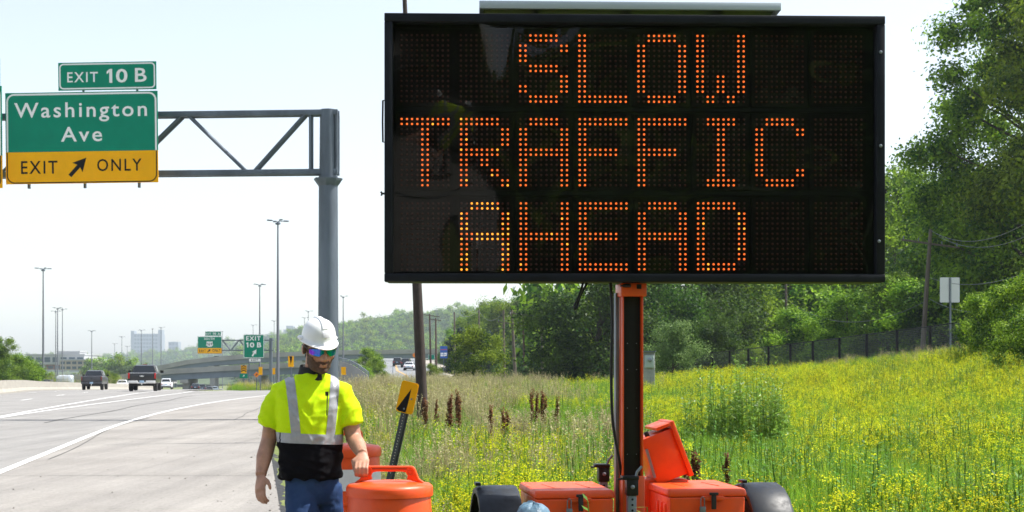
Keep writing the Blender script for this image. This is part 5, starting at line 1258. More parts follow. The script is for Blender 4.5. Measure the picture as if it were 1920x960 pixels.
def florets(b, c, r, n, s, rr, m, flat_=.35):
    for i in range(n):
        a = rr.random() * 6.283; q = r * math.sqrt(rr.random()); p = Vector((c[0] + q * math.cos(a), c[1] + q * math.sin(a), c[2] + r * flat_ * rr.uniform(-1, 1)))
        u = Vector((rr.gauss(0, 1), rr.gauss(0, 1), rr.gauss(0, .6))).normalized(); v = u.cross(Vector((rr.gauss(0, .5), rr.gauss(0, .5), 1))).normalized(); k = s * (.6 + .8 * rr.random())
        b.add([p - u * k, p - v * k, p + u * k, p + v * k], [(0, 1, 2, 3)], m)
def tuft(kind, seed):
    rr = random.Random(seed); b = MB()
    if kind == 'green': b.add(*blades(70, .30, .66, .26, .010, rr, .7)); mats = [M['grass']]
    elif kind == 'blue': b.add(*blades(60, .25, .58, .26, .014, rr, .9)); mats = [M['grass2']]
    elif kind == 'straw':
        b.add(*blades(26, .55, .95, .22, .006, rr, .45)); k = len(b.v)
        for i in range(18):
            a = rr.random() * 6.28; q = .2 * rr.random(); h = rr.uniform(.62, .98); d = rr.random() * 6.28; l = rr.uniform(.02, .16)
            b.tube([(q * math.cos(a), q * math.sin(a), 0), (q * math.cos(a) + l * .4 * math.cos(d), q * math.sin(a) + l * .4 * math.sin(d), h * .6), (q * math.cos(a) + l * math.cos(d), q * math.sin(a) + l * math.sin(d), h)], .0022, 3, caps=False)
            florets(b, (q * math.cos(a) + l * math.cos(d), q * math.sin(a) + l * math.sin(d), h), .014, 7, .010, rr, 0, 4.5)
        mats = [M['straw']]
    elif kind in ('yellow', 'yellow_low'):
        lo = kind == 'yellow_low'; b.add(*blades(38, .2, .55, .26, .012, rr, .6)); b.m = [0] * len(b.f)
        for i in range(7):
            a = rr.random() * 6.28; q = .22 * math.sqrt(rr.random()); h = rr.uniform(.38, .72) * (.7 if lo else 1); x, y = q * math.cos(a), q * math.sin(a); l = rr.uniform(.0, .12); d = rr.random() * 6.28
            tx, ty = x + l * math.cos(d), y + l * math.sin(d); b.tube([(x, y, 0), (x * .7 + tx * .3, y * .7 + ty * .3, h * .6), (tx, ty, h)], .003, 3, caps=False, m=0)
            for j in range(5):
                e = rr.random() * 6.28; rq = rr.uniform(.02, .10); fx, fy, fz = tx + rq * math.cos(e), ty + rq * math.sin(e), h + rr.uniform(-.12, .05)
                b.tube([(tx, ty, h - .1), (fx, fy, fz)], .0018, 3, caps=False, m=0); florets(b, (fx, fy, fz), .040, 10, .0072, rr, 1, .9)
            florets(b, (tx, ty, h * .5), .05, 5, .022, rr, 0, 3)
        mats = [M['stem'], M['yellow']]
    elif kind == 'weed':
        for i in range(8):
            a = rr.random() * 6.28; q = .2 * math.sqrt(rr.random()); h = rr.uniform(.35, .8); x, y = q * math.cos(a), q * math.sin(a)
            b.tube([(x, y, 0), (x * 1.2, y * 1.2, h)], .003, 3, caps=False)
            for j in range(14):
                f = (j + 1) / 14; e = rr.random() * 6.28; L_ = .12 * (1.1 - .5 * f); c = Vector((x * (1 + .2 * f), y * (1 + .2 * f), h * f)); u = Vector((math.cos(e), math.sin(e), rr.uniform(-.2, .6))).normalized(); v = u.cross(Vector((0, 0, 1))).normalized()
                b.add([c, c + u * L_ * .45 + v * L_ * .13, c + u * L_, c + u * L_ * .45 - v * L_ * .13], [(0, 1, 2, 3)])
        mats = [M['weed']]
    me = b.mesh(kind, mats, smooth=0)
    return me
KINDS_ = ['green', 'green', 'green', 'blue', 'blue', 'straw', 'straw', 'yellow', 'yellow', 'yellow', 'yellow_low', 'weed', 'weed']
col = collection('plant', [tuft(k, 40 + i) for i, k in enumerate(KINDS_)])
IDX = {}
for i, k in enumerate(KINDS_): IDX.setdefault(k, []).append(i)
def nz(x, y, s, o=0): return noise.noise(Vector((x * s, y * s, o)))
def meadow(y0, y1, dens, sc, seed, umin=-.40, umax=.42):
    rr = random.Random(seed); pts, rots, scl, idx = [], [], [], []
    area = (y1 - y0) * ((y0 + y1) / 2 * (umax - umin)); 
    for _ in range(int(area * dens)):
        y = math.sqrt(rr.uniform(y0 * y0, y1 * y1)); x = y * rr.uniform(umin, umax); s = x - xr(y)
        if s < .32 or s > 41: continue
        if s < 1.0 and rr.random() > .25 + s * .7: continue
        if y < 10.6 and -.45 < x < 2.15 and y > 8.3: continue
        if math.hypot(x - D1[0], y - D1[1]) < .48 or math.hypot(x - D2[0], y - D2[1]) < .40: continue
        if math.hypot(x - tc_.x, y - tc_.y) < .35 or math.hypot(x - PX0, y - 7.6) < .5: continue
        if math.hypot(x - 4.27, (y - 27) * .8) < 1.15 or (24.2 < y < 27 and abs(x - .158 * y) < 1.0 and rr.random() < .6): continue
        u = x / y
        side = 186 < y and -.145 < u < -.02
        if side: continue
        n1, n2, n3 = nz(x, y, .13), nz(x, y, .35, 5), nz(x, y, .22, 9)
        right = sst(.02, .16, u) ; band = sst(4.0, 8.0, s)
        py_ = .08 + .42 * right * (.45 + .75 * sst(10, 20, s)) + .42 * n1 + .12 * n2
        py_ = (py_ + .10 * sst(30, 60, y) * right) * (.30 + .70 * sst(14, 27, y))
        if y > 58 and s > 24: py_ *= .45
        if u < .03: py_ = .12 + .55 * n1 + .22 * sst(10, 5, abs(y - 14)) * sst(-.05, .0, u)
        if u < -.06 and y < 40: py_ = max(.04, py_ - .12)
        ps = .06 + .18 * sst(.05, -.06, u) * sst(22, 45, y) + (.35 if y > 58 and s > 26 else 0) + .3 * n2 - .25 * right
        pb = .42 * sst(.0, -.07, u) * sst(40, 16, y)
        r = rr.random()
        if r < py_: k = 'yellow' if rr.random() < .75 else 'yellow_low'
        elif r < py_ + max(0, ps) * (1 - py_): k = 'straw'
        elif rr.random() < pb: k = 'blue'
        elif rr.random() < .10 + .2 * max(0, n3) + (.45 if u > .24 and y > 38 else 0): k = 'weed'
        else: k = 'green'
        z = H(x, y) - .02; f = sc * rr.uniform(.75, 1.2) * (1 + .25 * n3) * (.55 + .45 * sst(.2, 1.8, s))
        if k == 'straw' and y < 14: f *= .8
        if y > 58 and s > 20: f *= 1 - .42 * sst(20, 27, s)
        if 19 < y < 27 and abs(x - .158 * y) < 1.15: k = 'green'; f *= .75
        pts.append((x, y, z)); rots.append((rr.gauss(0, .08), rr.gauss(0, .08), rr.random() * 6.28)); scl.append((f * 1.1, f * 1.1, f)); idx.append(rr.choice(IDX[k]))
    return pts, rots, scl, idx
parts_ = [meadow(5.5, 26, 36, .88, 1), meadow(26, 52, 16, .95, 2), meadow(52, 100, 5.5, 1.12, 3), meadow(100, 185, 1.7, 1.35, 4), meadow(1.5, 5.5, 12, .8, 5, -.9, 1.5)]
cat_ = [sum((p[i] for p in parts_), []) for i in range(4)]
scatter('meadow_grass', *cat_, col, label='tall grass and yellow wildflowers on the roadside bank')
# grass on the gore island
rr = random.Random(9); pts = []; 
for _ in range(900):
    y = rr.uniform(114, 150); x = P(rr.uniform(425 + (150 - y) * .6, 575), 690, y).x
    if x < gore_l(y) + 1.4 or x > gore_r(y) + 1.5: continue
    pts.append((x, y, RZ(y) - .03))
n_ = len(pts); tag(scatter('gore_grass', pts, [(0, 0, rr.random() * 6.28) for _ in pts], [[rr.uniform(.5, 1.2)] * 3 for _ in pts], [rr.choice(IDX['green'] + IDX['straw'] + IDX['yellow'] + IDX['weed']) for _ in pts], col), label='weedy grass on the gore island by the exit sign')
# left verge beyond the barrier
pts = []
for _ in range(700):
    y = rr.uniform(180, 330); x = xm(y) - rr.uniform(22, 44); pts.append((x, y, H(x, y) - .05))
tag(scatter('verge_grass', pts, [(0, 0, rr.random() * 6.28) for _ in pts], [[rr.uniform(1.6, 3.0)] * 3 for _ in pts], [rr.choice(IDX['green'] + IDX['straw'] + IDX['weed']) for _ in pts], col), label='rough grass on the far verge beyond the barrier')

# leafy clump of weeds in the meadow and brown dock stalks: things of their own
M['clump'] = leaf_mat('glossy weed leaves', (.090, .240, .028), (.290, .520, .085), .5, rough=.45, spec=.45)
def leafy_clump(seed, n, rad, h):
    rr = random.Random(seed); b = MB(); st = MB()
    for i in range(n):
        a = rr.random() * 6.28; q = rad * math.sqrt(rr.random()); x, y = q * math.cos(a), q * math.sin(a); hh = h * rr.uniform(.6, 1.05) * (1 - .35 * (q / rad) ** 2); dx, dy = rr.uniform(-.12, .12), rr.uniform(-.12, .12)
        st.tube([(x, y, 0), (x + dx * .5, y + dy * .5, hh * .5), (x + dx, y + dy, hh)], [.007, .005, .002], 4, caps=False)
        for j in range(30):
            f = .18 + .82 * (j + rr.random()) / 30; e = rr.random() * 6.28; L_ = .15 * (1.15 - .6 * f); c = Vector((x + dx * f, y + dy * f, hh * f)); u = Vector((math.cos(e), math.sin(e), rr.uniform(-.1, .9))).normalized(); v = u.cross(Vector((rr.gauss(0, .4), rr.gauss(0, .4), 1))).normalized()
            b.add([c, c + u * L_ * .45 + v * L_ * .15, c + u * L_, c + u * L_ * .45 - v * L_ * .15], [(0, 1, 2, 3)])
    return b.mesh('leaves', M['clump'], smooth=0), st.mesh('stems', M['stem'], smooth=0)
lc = P(1382, 690, 27); root = empty('leafy_weed', (lc.x, 27, H(lc.x, 27)), 0, 'large leafy green weed clump amid yellow flowers right of the open cover', 'plant')
a_, b_ = leafy_clump(3, 150, 1.05, 1.9); link('leaves', a_, root); link('stems', b_, root)
def dock(seed):
    rr = random.Random(seed); b = MB(); b.tube([(0, 0, 0), (.01, 0, .5), (.0, .02, 1.0)], [.006, .005, .003], 5)
    for i in range(7):
        e = rr.random() * 6.28; z = .45 + .45 * i / 7; l = .16 * (1 - .5 * i / 7); t = Vector((l * .35 * math.cos(e), l * .35 * math.sin(e), z + l)); b.tube([(0, 0, z), t], .003, 4, caps=False)
        for j in range(22): f = j / 22; c = Vector((0, 0, z)).lerp(t, f); florets(b, c, .022, 2, .012, rr, 0, 1)
    for j in range(120): florets(b, (0, .015, .5 + .5 * j / 120), .028, 2, .012, rr, 0, 1)
    return b.mesh('seed_stalk', M['dock'], smooth=0)
DK = [dock(i) for i in range(3)]
DPX = (838, 846, 858, 862, 802, 795, 812, 917, 950, 955, 995, 1003, 1017, 1024, 1035, 1300, 1306, 1312, 1366)
for i, (px, top, D) in enumerate(((838, 738, 24), (846, 745, 24.5), (858, 732, 25), (862, 742, 24), (802, 745, 26), (795, 752, 25), (812, 748, 27), (917, 758, 22), (950, 765, 21), (955, 770, 21), (995, 728, 27), (1003, 735, 26.5), (1017, 732, 27), (1024, 738, 27), (1035, 744, 26), (1300, 842, 11.4), (1306, 846, 11.6), (1312, 850, 11.7), (1366, 848, 12.2))):
    p = P(px, 690, D); g_ = H(p.x, D); hh = CAMZ - (top - 690) / FPX * D - g_
    o = link('dock_plant', DK[i % 3], None, (p.x, D, g_), (rnd.uniform(-.1, .1), rnd.uniform(-.1, .1), rnd.random() * 6.28)); o.scale = (max(.5, hh),) * 3
    lab = 'rusty brown dock seed stalk beside the right battery box' if px > 1290 else 'rusty brown dock seed stalk standing above the grass beyond the board' if px > 900 else 'rusty brown dock seed stalk near the foot of the dark leaning pole'
    nth = ['leftmost', 'second', 'third', 'fourth', 'fifth', 'sixth', 'seventh', 'eighth']; g_px = [q for q in DPX if (q > 1290) == (px > 1290) and (q > 900) == (px > 900)]
    k_ = sorted(g_px).index(px); lab = lab.replace('rusty brown dock', nth[k_] + (' rusty dock' if k_ == 0 else ' from the left rusty dock'))
    tag(o, lab, 'plant', 'dock seed stalks in the meadow')
# ------------------------------------------------------------------ far setting: bridges, masts, buildings, poles, fence, hills
M['brgirder'] = mat('blue grey girder', (.13, .17, .22), .6, var=.15, vscale=.3)
M['brconc'] = mat('bridge concrete', (.30, .30, .285), .85, var=.18, vscale=.25)
def overpass(label, D, line, par=.95, deck=.35, gird=1.4, width=11, piers=(), light=True):
    """line: (px, py of the parapet top) along the near face at depth D"""
    p0 = P(line[0][0], 690, D); root = empty('overpass', (p0.x, D, 0), 0, label, 'overpass', 'concrete overpasses')
    pts = [P(px, py, D) - root.location for px, py in line]
    def band(z1, z0, y0, y1, nm, m):
        b = MB(); b.loft([[p + Vector((0, y0, z1)), p + Vector((0, y1, z1)), p + Vector((0, y1, z0)), p + Vector((0, y0, z0))] for p in pts]); b.build(nm, m, root, smooth=0)
    band(0, -par, 0, .35, 'parapet', M['brconc']); band(0, -par, width - .35, width, 'parapet', M['brconc'])
    band(-par - .002, -par - deck, -.12, width + .12, 'deck', M['brconc'])
    for k in range(4): band(-par - deck - .002, -par - deck - gird, .6 + k * (width - 1.6) / 3, .9 + k * (width - 1.6) / 3, 'girder', M['brgirder'])
    for px in piers:
        q = P(px, 690, D) - root.location; zt = np.interp(q.x, [p.x for p in pts], [p.z for p in pts]) - par - deck - gird
        gzz = H(q.x + root.location.x, D) - .5
        b = MB(); b.box((q.x, 3, (zt + gzz) / 2), (1.5, 1.5, zt - gzz)); b.box((q.x, width / 2, zt - .45), (1.9, width * .9, .9)); b.box((q.x, width - 3, (zt + gzz) / 2), (1.5, 1.5, zt - gzz)); b.build('pier', M['brconc'], root, bevel=.05)
    # rail posts on the parapet
    return root
overpass('nearer overpass crossing low above the highway traffic', 335, [(60, 720), (110, 714), (160, 709), (240, 700.5), (320, 691.5), (420, 686), (520, 681), (640, 677), (780, 676)], .9, .3, 1.5, 12, (344, 480, 250))
overpass('upper farther overpass rising towards the hill', 440, [(230, 702), (300, 685), (350, 675), (400, 669), (450, 665), (520, 661), (640, 656.5), (760, 655), (900, 654)], 1.1, .3, 1.3, 11, (395, 560, 700))
overpass('pale overpass at the left below the low building', 520, [(20, 703), (120, 702), (190, 703), (260, 707), (320, 712)], 1.0, .4, 1.6, 10, (60, 120, 180))
# cars on the upper overpass
for px, py, c_, lb in ((432, 668.5, (.05, .06, .08), 'tiny dark car on the upper overpass'), (513, 662.5, (.5, .52, .55), 'tiny pale car on the upper overpass'), (681, 657.2, (.45, .48, .5), 'tiny grey car on the overpass by the hill')):
    p = P(px, py, 445); car((p.x - 2.2, 445, p.z - 1.25), R(86), lb, c_, 'sedan', 'cars on the overpass')
# ramp guard rail and wall behind the gantry post
gr = empty('guard_rail', P(640, 700, 120), 0, 'sloping grey guard rail and ramp wall behind the gantry post', 'guard rail'); o_ = gr.location.copy()
wl = [P(636, 671, 120), P(655, 675, 118), P(672, 684, 116), P(691, 698, 113)]
b = MB(); b.loft([[p + Vector((0, 0, -.30)) - o_, p + Vector((0, .3, -.30)) - o_, Vector((p.x, p.y + .3, H(p.x, p.y) - .4)) - o_, Vector((p.x, p.y, H(p.x, p.y) - .4)) - o_] for p in wl]); b.build('wall', M['brconc'], gr, smooth=0)
for dz in (0, -.16): MB().tube([p + Vector((0, .1, dz)) - o_ for p in wl], .05, 6).build('rail', M['galv'], gr)
for f in range(10):
    k = f / 9 * 3; i = min(2, int(k)); p = wl[i].lerp(wl[i + 1], k - i); MB().box(p + Vector((0, .1, -.17)) - o_, (.08, .08, .36)).build('rail_post', M['galv'], gr)

# high mast lights
def mast(px, top, D, label, wpx=None, arms=3, z=None):
    p = P(px, 690, D); gz_ = (H(p.x, D) if z is None else z); h = CAMZ + (690 - top) / FPX * D - gz_
    r = .5 * (wpx or 4) / FPX * D; root = empty('high_mast_light', (p.x, D, gz_), rnd.random(), label, 'light mast', 'tall highway light masts')
    MB().tube([(0, 0, 0), (0, 0, h * .5), (0, 0, h - .1)], [r, r * .75, r * .42], 10).build('pole', mat('mast steel', (.16, .17, .20), .6) if 'mastm' not in M else M['mastm'], root, smooth=60)
    MB().lathe([(r * .4, -.5), (r * 1.6, -.45), (r * 1.6, -.3), (r * .4, -.2)], 10, (0, 0, h)).build('ring', M['galv2'], root)
    for k in range(arms):
        a = k * 2 * math.pi / arms * 1.0 + (1.57 if arms == 2 else 0); d = Vector((math.cos(a), math.sin(a) , 0)); s_ = h * .030 + .25
        MB().tube([(0, 0, h - .2), d * s_ + Vector((0, 0, h))], r * .22, 5).build('arm', M['galv2'], root)
        MB().box(d * s_ * 1.2 + Vector((0, 0, h - .02)), (s_ * .7, .28, .16), rot=a).build('lamp', M['galv2'], root, bevel=.04)
M['mastm'] = mat('mast steel', (.15, .16, .19), .6)
for px, top, D, w, arms, lb in ((521, 413.5, 165, 6.5, 4, 'tallest light mast, rising just left of the gantry post'), (81, 503, 240, 5, 4, 'tall light mast standing over the barrier at far left'), (487, 533, 300, 4, 4, 'light mast rising behind the EXIT 10 B sign'),
                      (643.5, 555, 330, 3, 3, 'thin light mast right of the gantry post'), (108, 577, 420, 3.2, 4, 'taller of the paired masts over the low building'), (104.5, 583, 440, 2.6, 3, 'shorter of the paired masts over the low building'), (117, 579, 430, 2.6, 3, 'mast right of the pair over the low building'),
                      (172, 620, 520, 2.6, 4, 'mast over the right end of the low building'), (265, 618.5, 600, 2.2, 3, 'mast in front of the hazy tower block'), (286, 616, 620, 2.0, 2, 'middle mast in front of the hazy tower block'), (302, 613.5, 640, 2.2, 3, 'mast at the edge of the hazy tower block'),
                      (228.5, 631, 700, 1.8, 3, 'small mast left of the tower block'), (215, 644, 760, 1.6, 3, 'tiny far mast above the distant trees'), (238.5, 649, 760, 1.5, 3, 'tiniest mast beside the tower block'), (514, 601, 560, 2, 3, 'faint mast beside the tallest mast'), (474.5, 609, 700, 1.8, 3, 'faint mast left of the EXIT 10 B sign'), (417, 621, 700, 1.6, 2, 'faint mast behind the distant gantry'), (578, 583, 520, 2.2, 3, 'faint mast just left of the hard hat'), (571, 595, 600, 1.8, 3, 'fainter mast beside the hard hat')):
    mast(px, top, D, lb, w, arms)
# buildings
M['bwhite'] = mat('pale cladding', (.42, .43, .44), .8); M['bbrick'] = mat('brick', (.26, .15, .12), .9, var=.2, vscale=.5); M['bbeige'] = mat('beige render', (.44, .38, .31), .9); M['bgrey'] = mat('grey facade', (.22, .25, .29), .8, var=.1, vscale=.05); M['bglass'] = mat('window glass', (.05, .09, .12), .15)
def building(name, label, D, blocks, z=None):
    px0 = min(b_[0] for b_ in blocks); root = empty(name, (P(px0, 690, D).x, D, 0), 0, label, 'building', 'distant buildings'); o = root.location.copy()
    for (a, c, top, bot, dep, m, rows, cols, nm, dy) in blocks:
        q0, q1 = P(a, bot, D) - o, P(c, top, D) - o; dep *= 1
        w = MB().box(((q0.x + q1.x) / 2, dy + dep / 2, (q0.z + q1.z) / 2), (q1.x - q0.x, dep, q1.z - q0.z)).build(nm, M[m], root)
        MB().box(((q0.x + q1.x) / 2, dy + dep / 2, q1.z + .3), (q1.x - q0.x + .6, dep + .6, .55)).build('roof', M['bwhite'], root)
        W_, Hh = q1.x - q0.x, q1.z - q0.z
        for r_ in range(rows):
            for k in range(cols):
                cx = q0.x + W_ * (k + .5) / cols; cz = q0.z + Hh * (r_ + .5) / rows
                MB().box((cx, dy - .05, cz), (W_ / cols * .72, .12, Hh / rows * .55)).build('window', M['bglass'], w)
    return root
building('office_building', 'long low office building with blue glass band behind the light masts', 700, [(50, 158, 666, 683, 30, 'bwhite', 1, 7, 'wall', 0), (50, 150, 684, 693, 26, 'bbrick', 1, 8, 'wall', 1), (122, 186, 676, 694, 20, 'bbeige', 2, 6, 'wall', -8), (98, 140, 660, 665, 12, 'bwhite', 0, 0, 'plant_room', 8)])
building('tower_block', 'hazy blue grey tower block with two taller end towers', 4500, [(251, 296, 626, 690, 90, 'bgrey', 9, 8, 'wall', 0), (244.5, 251, 620.5, 690, 30, 'bgrey', 0, 0, 'end_tower', 4), (296, 303, 618.5, 690, 30, 'bgrey', 0, 0, 'end_tower', 4)])
building('distant_block', 'faint pale block right of the tower block', 4600, [(316, 334, 641, 690, 40, 'bgrey', 6, 3, 'wall', 0), (306, 322, 660, 690, 40, 'bbeige', 3, 4, 'wall', -60)])
building('distant_block', 'very faint stepped block on the hill behind the hard hat', 4600, [(531, 556, 618, 660, 50, 'bgrey', 0, 0, 'wall', 0), (536, 549, 611, 617, 40, 'bgrey', 0, 0, 'upper_storey', 4)])

# utility poles and wires
def upole(px_b, px_t, top, D, label, r=.15, arms=((.55, 2.2),), m='wood', z=None, group='utility poles', ax=1.0):
    pt = P(px_t, top, D); pbx = P(px_b, 690, D).x; gz_ = H(pbx, D) if z is None else z
    root = empty('utility_pole', (pbx, D, gz_), 0, label, 'utility pole', group)
    t = pt - root.location; MB().tube([(0, 0, -.2), t * .5, t], [r, r * .85, r * .65], 10).build('pole', M[m], root, smooth=60)
    for dz, w in arms:
        c = t * (1 - dz / t.z); MB().box(c + Vector((0, -.12, 0)), (w, .10, .12), rot=Matrix.Rotation(R(8 * ax), 3, 'Y')).build('crossarm', M['wood'], root)
        for k in (-.46, -.2, .2, .46): MB().lathe([(.03, 0), (.045, .05), (.03, .1), (.045, .14), (.02, .2)], 8, c + Vector((w * k, -.12, .06 - w * k * math.tan(R(8 * ax))))).build('insulator', M['galv'], root)
    return root, pt
P1, P1t = upole(1728, 1745, 430, 88, 'leaning utility pole beyond the fence with crossarm near its top', .17, ((.9, 3.6),))
P2, P2t = upole(1476, 1473, 500, 118, 'slim utility pole standing under the board', .13, ())
UP = [(946, 944, 582, 150, 'pale utility pole at the left of the four in a row', .16, (), 'wood'), (968, 959, 579, 152, 'leaning pale utility pole second of the four in a row', .2, ((1.6, 3.2),), 'wood'), (985, 980, 583, 156, 'reddish utility pole third of the four in a row', .15, ((.4, 3.0),), 'woodred'), (1018, 1015, 592, 148, 'utility pole with two crossarms at the right of the four', .16, ((.3, 1.9), (1.4, 1.0)), 'wood'),
      (853, 852, 585, 200, 'plain utility pole standing in front of the evergreens', .16, (), 'wood'), (900, 898, 580, 215, 'far utility pole half lost among the evergreens', .16, (), 'wood'), (808, 805.5, 589, 205, 'dark utility pole with crossarm beside the side road', .16, ((.2, 3.0),), 'woodred'), (818, 817, 596, 205, 'dark plain pole close beside the side road pole', .16, ((.3, 1.6),), 'woodred')]
UT = [upole(*u, z=H(P(u[0], 690, u[3]).x, u[3]) - .3)[1] for u in UP]
MB().box((P1t.x - .25, 87.6, CAMZ + (690 - 598) / FPX * 88), (.5, .4, 1.0))
def wire(a, b, sag, label, r=.012, group='overhead wires'):
    a, b = Vector(a), Vector(b); o = MB().tube([a.lerp(b, t) - Vector((0, 0, sag * 4 * t * (1 - t))) - a for t in [i / 16 for i in range(17)]], r, 4, caps=False).build('overhead_wire', mat('wire', (.03, .03, .032), .6) if 'wire' not in M else M['wire'], None, loc=a); tag(o, label, 'wire', group)
M['wire'] = mat('wire', (.10, .105, .11), .5)
for a, b, sg, lb in (((1745, 432, 88), (1990, 370, 60), 1.2, 'wire from the leaning pole top to the upper photo edge'), ((1760, 443, 88), (1990, 405, 62), 1.0, 'wire from the crossarm end towards the photo edge'), ((1742, 560, 88), (1990, 545, 60), .9, 'lower thick wire passing in front of the blank sign'), ((1742, 520, 88), (1990, 480, 62), .8, 'middle wire from the leaning pole'),
                     ((1473, 560, 118), (1735, 565, 88), 1.6, 'wire between the slim pole and leaning pole'), ((1475, 520, 118), (1730, 440, 88), 1.5, 'upper wire between the slim pole and leaning pole'), ((1240, 560, 140), (1473, 580, 118), 1.8, 'wire sagging from the slim pole towards the mast'), ((1240, 590, 140), (1473, 597, 118), 1.6, 'lower wire sagging from the slim pole towards the mast')):
    wire(P(*a), P(*b), sg, lb, .016)
for a, b, lb in ((0, 1, 'wire between the two pale poles of the row'), (1, 2, 'wire from the leaning pale pole to the reddish pole'), (2, 3, 'wire from the reddish pole to the last of the four'), (4, 5, 'wire between the two poles by the evergreens'), (5, 0, 'wire running to the left pole of the four'), (6, 4, 'wire from the side road pole to the evergreens')):
    wire(UT[a] - Vector((0, 0, .2)), UT[b] - Vector((0, 0, .2)), .5 + .01 * (UT[a] - UT[b]).length, lb, .02)
wire(UT[3], P(1130, 620, 120), 1.2, 'wire from the last of the four poles into the dark tree', .02); wire(UT[4] - Vector((0, 0, 3)), UT[0] - Vector((0, 0, 3)), 2.4, 'low slack wire looping between evergreens and poles', .025)

# fence along the top of the bank: dark posts, wire mesh bays, top rail
def fence_material():
    m = bpy.data.materials.new('woven wire'); m.use_nodes = True; t = m.node_tree; b = t.nodes['Principled BSDF']; b.inputs['Base Color'].default_value = (.15, .155, .16, 1); b.inputs['Roughness'].default_value = .55
    out = t.nodes['Material Output']; tc = t.nodes.new('ShaderNodeTexCoord'); sx = t.nodes.new('ShaderNodeSeparateXYZ'); t.links.new(tc.outputs['UV'], sx.inputs[0])
    def mth(op, a, c=None, v=None):
        n = t.nodes.new('ShaderNodeMath'); n.operation = op; t.links.new(a, n.inputs[0])
        if c is not None: t.links.new(c, n.inputs[1])
        if v is not None: n.inputs[1].default_value = v
        return n.outputs[0]
    def lines(src, sc, duty): return mth('LESS_THAN', mth('FRACT', mth('MULTIPLY', src, v=sc)), v=duty)
    a = lines(mth('ADD', sx.outputs[0], sx.outputs[1]), 16, .06); c = lines(mth('SUBTRACT', sx.outputs[0], sx.outputs[1]), 16, .06); h = lines(sx.outputs[1], 9.5, .10)
    mx = mth('MAXIMUM', mth('MAXIMUM', a, c), h)
    tr = t.nodes.new('ShaderNodeBsdfTransparent'); ms = t.nodes.new('ShaderNodeMixShader'); t.links.new(mx, ms.inputs[0]); t.links.new(tr.outputs[0], ms.inputs[1]); t.links.new(b.outputs[0], ms.inputs[2]); t.links.new(ms.outputs[0], out.inputs[0])
    return m
M['mesh'] = fence_material()
def fence(name, label, posts, hgt):
    root = empty(name, posts[0], 0, label, 'fence', 'wire fences'); o = root.location.copy()
    for i, p in enumerate(posts):
        q = p - o; MB().box(q + Vector((0, 0, hgt / 2 - .1)), (.14, .12, hgt + .25)).build('post', M['signblack'], root)
        if i:
            a = posts[i - 1] - o; L = (q - a).length
            me = bpy.data.meshes.new('wire_mesh'); me.from_pydata([a + Vector((0, .03, -.1)), q + Vector((0, .03, -.1)), q + Vector((0, .03, hgt)), a + Vector((0, .03, hgt))], [], [(0, 1, 2, 3)]); me.materials.append(M['mesh'])
            uv = me.uv_layers.new(name='UVMap'); 
            for k, c_ in enumerate(((0, 0), (L, 0), (L, hgt + .1), (0, hgt + .1))): uv.data[k].uv = c_
            link('wire_mesh', me, root); MB().tube([a + Vector((0, 0, hgt)), q + Vector((0, 0, hgt))], .025, 6).build('top_rail', M['signblack'], root)
fp = []
for px, D, top in ((1252, 112, 669), (1278, 109.5, 667), (1305, 107, 664.5), (1336, 104, 661), (1368, 101, 658), (1403, 98, 654), (1441, 95, 650), (1482, 92, 645), (1524, 89, 640), (1574, 86, 634), (1625, 83, 627), (1682, 80, 620), (1744, 77, 612), (1810, 74, 602), (1880, 71, 592)):
    p = P(px, top, D); fp.append(Vector((p.x, D, p.z - 1.55)))
fence('wire_fence', 'dark wire fence with black posts along the top of the flowery bank', fp, 1.55)
fp = []
for k in range(15):
    f = k / 14; D = 195 - 60 * f; px = 905 + 185 * f ** 1.25; top = 729 - 28 * f
    p = P(px, top, D); fp.append(Vector((p.x, D, p.z - 1.4)))
fence('wire_fence', 'farther stretch of wire fence below the four utility poles', fp, 1.4)
# grey meter cabinet and its post
c = P(1217, 690, 63); g_ = H(c.x, 63); kk = FPX / 63
cb = empty('meter_cabinet', (c.x, 63, g_), R(-8), 'grey metal meter cabinet with round dial beside the mast', 'cabinet'); zt = CAMZ + (690 - 660) / kk - g_
MB().box((0, .12, zt / 2), (.50, .16, zt)).build('backboard', mat('grey paint', (.30, .31, .29), .7, var=.2, vscale=3), cb, bevel=.01); MB().box((0, .03, zt + .02), (.58, .34, .05)).build('hood', M['galv2'], cb)
MB().box((.02, -.02, zt - .42), (.40, .14, .56)).build('meter_box', mat('pale green grey paint', (.36, .43, .42), .6), cb, bevel=.02); MB().lathe([(.10, 0), (.10, .05), (.07, .07), (0, .07)], 20).build('dial', M['galv'], cb, loc=(.04, -.09, zt - .35), rot=(R(90), 0, 0))
# white box trailer among the shrubs
c = P(1027, 690, 185); o = empty('box_trailer', (c.x, 185, -.9), 0, 'white box trailer roof showing above the hedge', 'trailer'); zt = CAMZ + (690 - 646) / FPX * 185 + .9
MB().box((0, 1, zt - 1.1), (3.9, 2.2, 2.2)).build('box', M['white'], o, bevel=.08); MB().box((-1.2, .6, zt + .15), (.8, .6, .3)).build('vent', M['white'], o, bevel=.04)
for x in (-1.2, 1.2): MB().lathe([(.2, -.12), (.42, -.12), (.45, 0), (.42, .12), (.2, .12)], 14).build('wheel', M['tyre'], o, loc=(x, .2, .44), rot=(R(90), 0, 0))
MB().box((0, 1, .75), (3.8, .3, .5)).build('chassis', M['under'], o)

